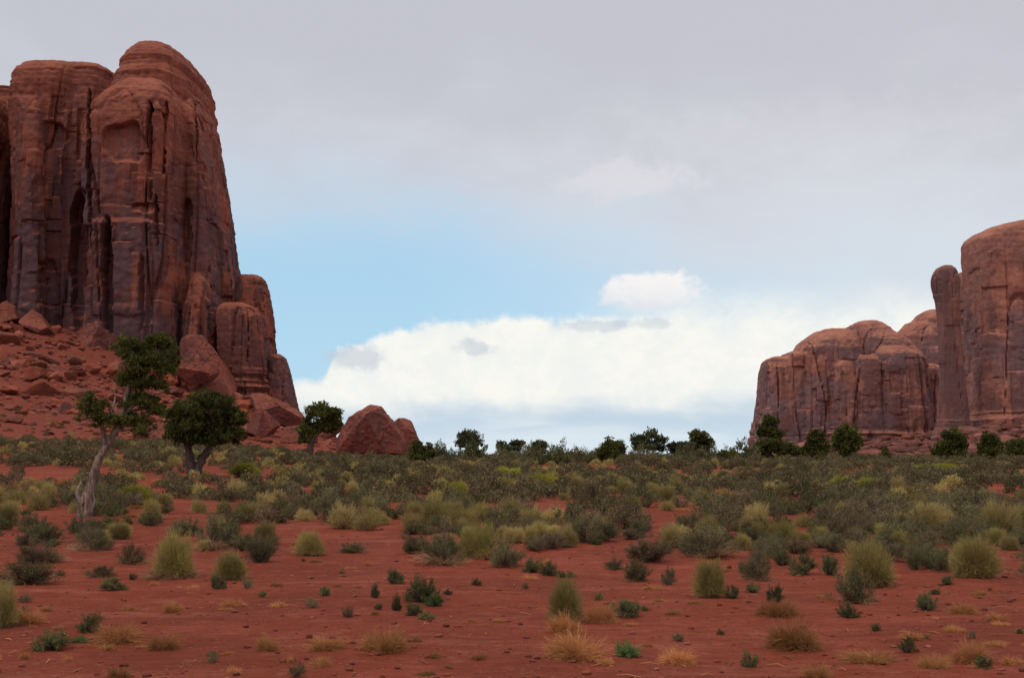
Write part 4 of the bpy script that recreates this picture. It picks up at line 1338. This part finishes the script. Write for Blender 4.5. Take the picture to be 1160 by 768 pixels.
Rb, Sg, Gr, Gn, Br, Wd = 'rabbitbrush', 'sagebrush', 'dry_grass_tuft', 'green_shrub', 'bright_shrub', 'green_weed'
LIST = [
    (Rb, 198, 656, 62, 52, 'full round yellow-green rabbitbrush on bare sand below the twisted juniper'),
    (Rb, 262, 658, 46, 34, 'squat pale rabbitbrush with a dark shrub at its foot, below the forked juniper'),
    (Gn, 246, 668, 24, 20, 'dark little shrub at the foot of the squat pale rabbitbrush'),
    (Rb, 4, 712, 46, 56, 'tan rabbitbrush cut off by the frame edge beside bare sand'),
    (Gr, 34, 708, 36, 18, 'faint straw tuft next to the rabbitbrush cut off by the frame'),
    (Sg, 30, 664, 70, 34, 'wide dark sagebrush patch at the frame edge above the tan rabbitbrush'),
    (Sg, 42, 640, 50, 30, 'tangled sagebrush just behind the wide dark patch at the frame edge'),
    (Rb, 8, 596, 28, 26, 'bright rabbitbrush at the frame edge level with the juniper trunk foot'),
    (Gn, 128, 670, 36, 15, 'low ragged dark shrub in front of the full round rabbitbrush'),
    (Sg, 114, 654, 34, 16, 'flat brownish sagebrush on sand left of the full round rabbitbrush'),
    (Sg, 42, 608, 46, 30, 'sagebrush in the open below the juniper trunk, near the frame edge'),
    (Sg, 108, 624, 52, 32, 'broad dark sagebrush right below the twisted juniper trunk'),
    (Sg, 150, 640, 36, 26, 'brown twiggy sagebrush between the juniper and the full round rabbitbrush'),
    (Sg, 245, 622, 58, 48, 'tall grey sagebrush standing apart behind the squat pale rabbitbrush'),
    (Sg, 292, 638, 48, 34, 'brown-green sagebrush beside the tall grey one'),
    (Rb, 298, 618, 38, 30, 'greenish rabbitbrush behind the brown-green sagebrush'),
    (Gn, 60, 738, 54, 26, 'dark sprawling shrub with dead stalks on the bare sand near the frame corner'),
    (Gn, 100, 718, 32, 24, 'compact dark shrub just behind the sprawling one near the frame corner'),
    (Wd, 92, 729, 22, 9, 'patch of low green weed beside the compact dark shrub'),
    (Gr, 130, 730, 62, 24, 'wide orange dry grass tuft beside the low green weed'),
    (Gr, 186, 737, 38, 22, 'dense rusty grass tuft at the end of the row near the frame corner'),
    (Gr, 196, 694, 24, 14, 'small brown grass tuft alone on sand below the full round rabbitbrush'),
    (Gr, 262, 688, 30, 9, 'flattened dry grass on sand below the squat pale rabbitbrush'),
    (Rb, 352, 630, 42, 30, 'yellowish rabbitbrush with brown skirts below the leaning small juniper'),
    (Sg, 398, 627, 34, 14, 'nearly bare twiggy shrub on open sand below the peaked boulder'),
    (Gn, 368, 676, 14, 15, 'single tiny dark shrub alone on open sand'),
    (Gn, 447, 662, 24, 20, 'dark leafy shrub at the back of the small cluster on open sand'),
    (Gn, 425, 678, 13, 18, 'thin dark sprig at the edge of the small cluster on open sand'),
    (Gn, 478, 684, 40, 34, 'largest dark shrub of the small cluster on open sand'),
    (Wd, 492, 688, 26, 16, 'brighter green weed leaning from the largest shrub of the small cluster'),
    (Gn, 450, 692, 15, 20, 'narrow dark sprig at the front of the small cluster on open sand'),
    (Gn, 470, 698, 20, 20, 'short dark sprig beneath the largest shrub of the small cluster'),
    (Gr, 305, 738, 28, 18, 'small orange grass tuft, leftmost of three on the front sand'),
    (Gr, 368, 738, 50, 16, 'thin sprawling orange grass, middle of three on the front sand'),
    (Gr, 435, 740, 54, 28, 'dense cushion of orange grass, fullest of three on the front sand'),
    (Rb, 640, 706, 54, 52, 'pale broom-shaped rabbitbrush on a woody stalk, nearest of its kind'),
    (Gr, 640, 718, 40, 24, 'straw grass around the stalk of the broom-shaped rabbitbrush'),
    (Gr, 680, 706, 36, 26, 'orange grass between the broom-shaped rabbitbrush and the dark low shrub'),
    (Gn, 709, 700, 44, 24, 'dark low shrub beside the broom-shaped rabbitbrush'),
    (Gn, 678, 681, 14, 10, 'tiny dark sprig behind the orange grass by the broom-shaped rabbitbrush'),
    (Gr, 655, 748, 74, 30, 'large sprawling mat of orange grass in front of the broom-shaped rabbitbrush'),
    (Wd, 712, 745, 44, 18, 'low vivid green weed between two mats of orange grass'),
    (Gr, 766, 753, 44, 20, 'orange grass tuft at the end beyond the vivid green weed'),
    (Gn, 604, 650, 26, 20, 'dark straggly shrub, first of a row behind the broom-shaped rabbitbrush'),
    (Gn, 622, 653, 26, 18, 'green straggly shrub, middle of a row behind the broom-shaped rabbitbrush'),
    (Gn, 641, 655, 26, 10, 'flat dark shrub, last of a row behind the broom-shaped rabbitbrush'),
    (Sg, 720, 659, 36, 32, 'dark green sagebrush at the sand edge below the ridge juniper cluster'),
    (Sg, 696, 646, 22, 16, 'small sprig of sagebrush beside the dark green one at the sand edge'),
    (Sg, 757, 663, 22, 26, 'pinkish dry sagebrush at the sand edge below the ridge juniper cluster'),
    (Rb, 806, 678, 42, 48, 'upright yellow-green rabbitbrush with tan base, apart on the sand edge'),
    (Gn, 830, 679, 22, 20, 'dark sprig hugging the upright rabbitbrush on the sand edge'),
    (Sg, 856, 658, 46, 52, 'tall dark sagebrush at the sand edge beyond the upright rabbitbrush'),
    (Gn, 877, 684, 24, 22, 'small dark shrub rising from straw-coloured grass'),
    (Gr, 880, 699, 50, 22, 'straw-coloured grass around the small dark shrub'),
    (Gn, 853, 672, 18, 14, 'low dark sprig at the foot of the tall dark sagebrush'),
    (Gr, 901, 737, 66, 36, 'biggest rounded clump of orange grass on the front sand'),
    (Rb, 990, 666, 78, 58, 'largest bright rounded rabbitbrush, on the sand before the far mesa'),
    (Sg, 966, 684, 54, 46, 'dark round sagebrush in front of the largest rabbitbrush'),
    (Gn, 960, 700, 28, 18, 'small dark shrub in front of the dark round sagebrush'),
    (Gn, 940, 653, 26, 32, 'dark upright shrub behind the dark round sagebrush'),
    (Gn, 909, 652, 38, 28, 'dark shrub with pale twigs beside the dark upright one'),
    (Rb, 1107, 655, 60, 50, 'second big pale rabbitbrush on the sand, before the tall mesa'),
    (Sg, 1066, 648, 24, 28, 'dark sagebrush between the two big rabbitbrushes'),
    (Sg, 1037, 646, 24, 34, 'brownish sagebrush beside the largest rabbitbrush'),
    (Gn, 1072, 664, 16, 12, 'tiny green sprig on sand between the two big rabbitbrushes'),
    (Gn, 1048, 692, 26, 24, 'sparse dark shrub with straw at its foot on open sand'),
    (Gr, 1090, 696, 32, 14, 'thin straw tuft beside the sparse dark shrub'),
    (Gr, 1081, 716, 26, 8, 'flat brown grass mat on open sand'),
    (Gr, 1100, 752, 48, 28, 'orange grass tuft close to the frame corner below the tall mesa'),
    (Gr, 1056, 757, 40, 18, 'low orange grass tuft beside the one near the frame corner'),
    (Gr, 985, 752, 70, 13, 'long low line of dry grass and litter on the front sand'),
    (Gr, 926, 770, 36, 18, 'dry grass tuft cut by the bottom frame edge'),
    (Sg, 500, 640, 62, 38, 'brown spreading sagebrush at the sand edge under the lone domed juniper'),
    (Rb, 545, 634, 52, 44, 'full yellow rabbitbrush between two sagebrushes at the sand edge'),
    (Sg, 570, 644, 46, 40, 'dark twiggy sagebrush right of the full yellow rabbitbrush'),
    (Rb, 601, 617, 26, 24, 'small neat rabbitbrush alone behind the dark twiggy sagebrush'),
    (Rb, 1132, 612, 66, 44, 'large dull rabbitbrush behind the second big pale one'),
    (Rb, 1046, 600, 56, 32, 'wide rabbitbrush in the scrub behind the largest one'),
    (Sg, 1010, 618, 52, 36, 'wide brown sagebrush mound behind the largest rabbitbrush'),
    (Sg, 940, 612, 62, 34, 'broad grey sagebrush by a small white stone'),
    (Rb, 760, 622, 40, 30, 'olive rabbitbrush at the middle sand edge'),
    (Sg, 660, 616, 56, 36, 'grey-green sagebrush mound at the middle sand edge'),
    (Sg, 800, 632, 60, 44, 'purplish brown sagebrush at the middle sand edge'),
    (Br, 955, 558, 44, 20, 'vivid yellow-green shrub in the scrub below the round dense juniper'),
    (Br, 985, 557, 34, 18, 'smaller vivid yellow-green shrub beside the vivid one below the dense juniper'),
    (Br, 515, 566, 44, 22, 'yellow shrub glowing in the scrub under the lone domed juniper'),
    (Br, 575, 545, 44, 18, 'bright yellow-green shrub in the scrub below the small round ridge juniper'),
    (Br, 275, 541, 46, 18, 'bright green low shrub right beside the forked juniper trunk'),
    (Br, 150, 572, 44, 26, 'bright rabbitbrush-like shrub close to the twisted juniper trunk'),
    (Br, 610, 556, 60, 20, 'wide olive shrub mass in the middle of the scrub'),
    (Br, 1060, 536, 60, 12, 'long low yellow shrub strip before the two-lobed juniper'),
    (Rb, 52, 574, 28, 30, 'pale rabbitbrush on the slope just left of the twisted trunk'),
    (Rb, 172, 590, 30, 26, 'pale dry rabbitbrush in the scrub right of the twisted trunk'),
    (Gr, 82, 553, 36, 14, 'pinkish dry grass patch on the slope behind the twisted trunk'),
]
for row in LIST: near_shrub(*row)

# scrub of the middle distance -------------------------------------------------
ZONES = [(-400, 150, 'below the tall butte'), (150, 330, 'around the forked juniper'), (330, 500, 'below the peaked boulder'), (500, 660, 'below the lone domed juniper'),
         (660, 850, 'below the ridge juniper cluster'), (850, 1040, 'in front of the far mesa'), (1040, 1600, 'in front of the tall mesa')]
BARE = [(560, 578, 40, 7), (748, 592, 32, 16), (650, 529, 60, 8), (905, 572, 40, 6), (330, 612, 60, 18), (420, 612, 60, 14), (930, 640, 50, 14), (560, 660, 90, 16), (640, 585, 50, 9),
        (60, 590, 45, 9), (75, 640, 40, 20), (20, 560, 20, 8), (460, 575, 20, 4), (1010, 645, 30, 8), (720, 535, 34, 5), (480, 545, 30, 4), (610, 575, 60, 6), (830, 560, 30, 5), (1000, 590, 26, 5), (400, 585, 50, 7), (690, 565, 26, 5), (180, 615, 60, 8), (700, 620, 30, 9), (230, 575, 70, 5), (860, 590, 20, 5)]


def scatter_scrub():
    g = np.random.default_rng(55)
    limit = {Sg: 275, Rb: 170, Gn: 70, Gr: 80}
    used = {k: 0 for k in limit}
    cand = []
    # candidates over the plain, denser with distance from the bare sand
    for i in range(40000):
        Y = 16 + (152 - 16) * g.uniform() ** 0.75
        px = g.uniform(-380, 1540)
        x = (px - CX) / F_PX * Y
        cand.append((x, Y))
    cand = np.array(cand)
    z = height(cand[:, 0], cand[:, 1])
    pxs, pys = project(np.stack([cand[:, 0], cand[:, 1], z], 1))
    # density
    edge = np.interp(pxs, [0, 150, 300, 420, 480, 600, 700, 850, 960, 1060, 1160], [625, 632, 640, 628, 632, 628, 640, 650, 640, 650, 640])
    dens = sstep(edge - pys, -4, 22)
    dens *= np.interp(pxs, [0, 150, 300, 420, 600, 1160], [0.36, 0.40, 0.46, 0.70, 0.85, 0.9]) * np.interp(pys, [515, 560, 640], [0.62, 0.8, 0.8])
    nz = fbm(np.stack([cand[:, 0] / 7, cand[:, 1] / 9, 0 * z], 1), 3, 71)
    nf_ = fbm(np.stack([cand[:, 0] / 11, cand[:, 1] / 30, 0 * z + 7], 1), 2, 73)
    dens *= sstep(nz, -0.32, 0.12) * 0.95 + 0.05
    dens *= 1 - 0.85 * sstep(cand[:, 1], 34, 55) * (1 - sstep(nf_, -0.22, 0.06))
    for bx, by, rx, ry in BARE:
        q = ((pxs - bx) / rx) ** 2 + ((pys - by) / ry) ** 2
        dens *= sstep(q, 0.5, 1.3)
    dens *= 1 - 0.60 * sstep(380 - pxs, 0, 90) * sstep(560 - pys, 0, 14)
    dens *= 1 - 0.35 * sstep(550 - pys, 0, 14) * sstep(pxs, 330, 420)
    dens = np.minimum(1, dens * (1 + 0.5 * sstep(pxs, 420, 600) * sstep(pys, 560, 580)))
    dens += sstep(edge + 30 - pys, 0, 30) * 0.02
    order = np.argsort(cand[:, 1])
    zr = perlin(np.stack([cand[:, 0] / 8, cand[:, 1] / 8, 0 * z + 4.0], 1), 81)
    cell = {}
    def clash(x, y, r, f=0.72):
        cx, cy = int(x // 2), int(y // 2)
        for a in (-1, 0, 1):
            for b in (-1, 0, 1):
                for (ox, oy, orr) in cell.get((cx + a, cy + b), ()):
                    if (ox - x) ** 2 + (oy - y) ** 2 < (f * (orr + r)) ** 2: return True
        return False
    def put(x, y, r): cell.setdefault((int(x // 2), int(y // 2)), []).append((x, y, r))
    for (x, y, r) in occupied: put(x, y, r)
    stuff = {Sg: [], Rb: []}
    for i in order:
        x, Y = cand[i]
        if g.uniform() > dens[i]: continue
        zone_r = zr[i]
        pr = 0.17 + 0.42 * sstep(zone_r, 0.05, 0.5)
        u = g.uniform()
        kind = Rb if u < pr else (Gn if u > 0.93 else (Gr if u > 0.865 else Sg))
        wd = {Sg: g.uniform(0.6, 1.35), Rb: g.uniform(0.5, 1.05), Gn: g.uniform(0.35, 0.8), Gr: g.uniform(0.4, 0.8)}[kind] * (0.84 + 0.34 * float(sstep(Y, 30, 90)))
        if pys[i] > 600: wd *= 0.75
        if clash(x, Y, wd * 0.5, 0.66 if Y < 45 else 0.74): continue
        put(x, Y, wd * 0.5)
        hh = wd * {Sg: g.uniform(0.5, 0.72), Rb: g.uniform(0.55, 0.85), Gn: g.uniform(0.5, 0.8), Gr: g.uniform(0.22, 0.35)}[kind]
        W, H = DIM[kind]
        sc = (wd / W, wd / W, hh / H)
        if used[kind] < limit[kind] and Y < 150 and -50 < pxs[i] < 1210:
            used[kind] += 1
            me = MID[kind][g.integers(len(MID[kind]))] if Y > 26 else None
            zn = [q[2] for q in ZONES if q[0] <= pxs[i] < q[1]]
            zn = zn[0] if zn else ZONES[-1][2]
            tier = 'at the sand edge' if pys[i] > 605 else ('in the scrub' if pys[i] > 570 else 'far back in the scrub')
            sz = 'large' if wd > 0.95 else ('middling' if wd > 0.7 else 'small')
            look = {Sg: 'grey-green sagebrush', Rb: 'yellow-green rabbitbrush', Gn: 'dark green shrub', Gr: 'straw-coloured grass tuft'}[kind]
            lab = '%s %s %s %s' % (sz, look, tier, zn)
            if me is not None:
                o = link(kind, me, None, (x, Y, z[i] - 0.02), g.uniform(0, 6.28), sc)
            else:
                st, fo = NEAR[kind][g.integers(len(NEAR[kind]))]
                if st is None:
                    o = link(kind, fo, None, (x, Y, z[i] - 0.01), g.uniform(0, 6.28), sc)
                else:
                    o = bpy.data.objects.new(kind, None); COL.objects.link(o)
                    o.location = (x, Y, z[i] - 0.01); o.rotation_euler = (0, 0, g.uniform(0, 6.28)); o.scale = sc
                    link('stem', st, o); link('foliage', fo, o)
            tag(o, lab, CATS[kind], lab)
        else:
            stuff[Rb if kind in (Rb, Gr) else Sg].append((x, Y, sc))
    print('scrub individuals', used, 'stuff', {k: len(v) for k, v in stuff.items()})
    # slope shrubs on the talus foot join the mass
    for i in range(900):
        Y = 70 + 220 * g.uniform() ** 1.5; px = g.uniform(-350, 480); x = (px - CX) / F_PX * Y
        if perlin(np.array([[x / 12, Y / 12, 9.0]]), 82)[0] < -0.05 or g.uniform() < sstep(Y, 150, 300) * 0.75: continue
        w = g.uniform(0.5, 1.3)
        stuff[Sg if g.uniform() < 0.75 else Rb].append((x, Y, (w, w, w)))
    for i in range(2200):
        Y = g.uniform(150, 520); px = g.uniform(820, 1540); x = (px - CX) / F_PX * Y
        w = g.uniform(1.0, 2.4)
        stuff[Sg if g.uniform() < 0.8 else Rb].append((x, Y, (w, w, w)))
    for kind, lst in stuff.items():
        LOW = []
        for s in range(6):
            (v0, f0), (v1, f1) = far_mesh(5000 + s, kind)
            LOW.append((np.concatenate([v0, v1]), np.concatenate([f0, f1 + len(v0)]), np.concatenate([np.zeros(len(f0)), np.ones(len(f1))])))
        Vs, Fs, Ms, off = [], [], [], 0
        xs = np.array([q[0] for q in lst]); ys = np.array([q[1] for q in lst]); zs = height(xs, ys)
        for n_, (x, Y, sc) in enumerate(lst):
            v, f, mi = LOW[g.integers(6)]
            a = g.uniform(0, 6.28); ca, sa = math.cos(a), math.sin(a)
            q = v * np.array(sc)
            q = np.stack([q[:, 0] * ca - q[:, 1] * sa + x, q[:, 0] * sa + q[:, 1] * ca + Y, q[:, 2] + zs[n_] - 0.02], 1)
            Vs.append(q); Fs.append(f + off); Ms.append(mi); off += len(q)
        nm = 'distant_scrub'
        o = link(nm, mesh_from(nm, np.concatenate(Vs), np.concatenate(Fs), [GEN[kind][1], GEN[kind][2]], np.concatenate(Ms)))
        tag(o, ('mass of grey sagebrush scrub fading to the ridge' if kind == Sg else 'mass of yellowish brush among the distant sagebrush'), 'scrub', None, 'stuff')


scatter_scrub()


def ridge_bushes():
    g = np.random.default_rng(91)
    spots = [(499, 519), (508, 518), (553, 518), (560, 519), (590, 519), (599, 519), (628, 518), (636, 518), (645, 519), (655, 519), (664, 520), (676, 522), (714, 522), (722, 521), (757, 521),
             (779, 521), (803, 521), (811, 523), (838, 524), (846, 523), (858, 523), (888, 523), (905, 522), (914, 522), (946, 520), (976, 520), (987, 521), (1018, 521), (1031, 522), (1044, 522), (1062, 523), (1104, 522), (1135, 522)]
    spots += [(x + g.uniform(-4, 4), 519 + 3 * (x > 665)) for x in range(486, 850, 9)]
    for px, py in spots:
        Y = g.uniform(104, 128); x = (px + g.uniform(-3, 3) - CX) / F_PX * Y
        kind = 'green_shrub' if g.uniform() < 0.55 else 'sagebrush'
        w = g.uniform(1.4, 3.2); h = w * g.uniform(0.42, 0.75) * (0.7 if px > 850 else 1.0)
        W, H = DIM[kind]
        o = link(kind, MID[kind][g.integers(len(MID[kind]))], None, (x, Y, h1(x, Y) - 0.05), g.uniform(0, 6.28), (w / W, w / W, h / H))
        side = 'between the peaked boulder and the ridge cluster' if px < 680 else ('among the trees of the ridge cluster' if px < 848 else 'between the trees before the mesas')
        lab = ('dark green' if kind == 'green_shrub' else 'greyish') + ' low bush on the skyline ' + side
        tag(o, lab, 'shrub', lab)


ridge_bushes()

# ------------------------------------------------------------------ small things on the sand
def tiny_plants():
    g = np.random.default_rng(123)
    for i in range(120):
        px = g.uniform(-20, 1180); py = 635 + 133 * g.uniform()
        q = ground_at(px, py)
        if any((ox - q[0]) ** 2 + (oy - q[1]) ** 2 < (orr + 0.12) ** 2 for ox, oy, orr in occupied): continue
        u = g.uniform()
        w = g.uniform(0.08, 0.22)
        if u < 0.62:
            kind, h, lab = 'dry_grass_tuft', w * g.uniform(0.25, 0.55), 'tiny wisp of dry straw on the bare front sand'
        elif u < 0.85:
            kind, h, lab = 'sagebrush', w * g.uniform(0.5, 0.9), 'tiny half-dead brown sprig on the bare front sand'
        else:
            kind, h, lab = 'green_shrub', w * g.uniform(0.4, 0.9), 'tiny dark green sprig on the bare front sand'
        W, H = DIM[kind]
        o = link(kind, MID[kind][g.integers(len(MID[kind]))], None, (q[0], q[1], q[2] - 0.005), g.uniform(0, 6.28), (w / W, w / W * g.uniform(0.6, 1.2), h / H))
        tag(o, lab, CATS[kind], lab)


tiny_plants()


def litter():
    g = np.random.default_rng(77)
    Vs, Fs, off, xy = [], [], 0, []
    for i in range(3600):
        Y = 7 + 26 * g.uniform() ** 1.4; px = g.uniform(-40, 1200); x = (px - CX) / F_PX * Y
        s = 0.009 + 0.036 * g.uniform() ** 5
        V, F = random_rock(600 + i % 14, ICO2, 0.55)
        V = V * s + np.array([x, Y, 0.2 * s])
        Vs.append(V); xy.append((x, Y)); Fs.append(F + off); off += len(V)
    o = link('pebbles', mesh_from('pebbles', drop(Vs, xy), np.concatenate(Fs), M_BOULDER, None, True))
    tag(o, 'small red pebbles strewn over the bare sand', 'pebbles', None, 'stuff')
    Vs, Fs, off, xy = [], [], 0, []
    for i in range(650):
        Y = 8 + 26 * g.uniform() ** 1.2; px = g.uniform(-40, 1200); x = (px - CX) / F_PX * Y
        if perlin(np.array([[x / 2.5, Y / 2.5, 0]]), 83)[0] < -0.1: continue
        L = g.uniform(0.04, 0.22); a = g.uniform(0, 6.28); d = np.array([math.cos(a), math.sin(a), 0])
        z = 0.008
        c = np.array([x, Y, z])
        pts = [c - d * L / 2, c + np.array([g.normal() * 0.012, g.normal() * 0.012, g.uniform(0, 0.02)]), c + d * L / 2]
        v, f = tube(pts, [0.004, 0.006, 0.003], 4, i, 0)
        Vs.append(v); xy.append((x, Y)); Fs += [tuple(q + off for q in t) for t in f]; off += len(v)
    o = link('twigs', mesh_from('twigs', drop(Vs, xy), Fs, M_GRASS))
    tag(o, 'dry straw twigs littering the bare sand', 'twigs', None, 'stuff')


litter()
V, F = random_rock(711, ICO3, 0.55)
M_PALE, k, b = new_mat('pale_stone')
k.t.links.new(k.mix(k.noise(k.n('ShaderNodeTexCoord').outputs['Object'], 6, 4), (0.45, 0.36, 0.32), (0.62, 0.52, 0.48)), b.inputs['Base Color'])
for (px, py, w, lab, mat) in ((942, 614, 10, 'small whitish stone on sand under the broad grey sagebrush', M_PALE), 
                              (905, 653, 9, 'small reddish stone in front of the dark shrub with pale twigs', M_BOULDER), (428, 711, 9, 'dark small stone on sand behind the dense orange cushion', M_BOULDER),
                              (706, 727, 10, 'dark red stone behind the vivid green weed', M_BOULDER), (1052, 665, 9, 'reddish stone at the foot of the largest rabbitbrush', M_BOULDER)):
    q = ground_at(px, py); s = w * q[1] / F_PX / 2
    o = link('stone', mesh_from('stone', V, F, mat, None, True), None, (q[0], q[1], q[2] + s * 0.2), w * 0.7, (s, s, s * (1.6 if 'flake' in lab else 0.9)))
    tag(o, lab, 'stone')
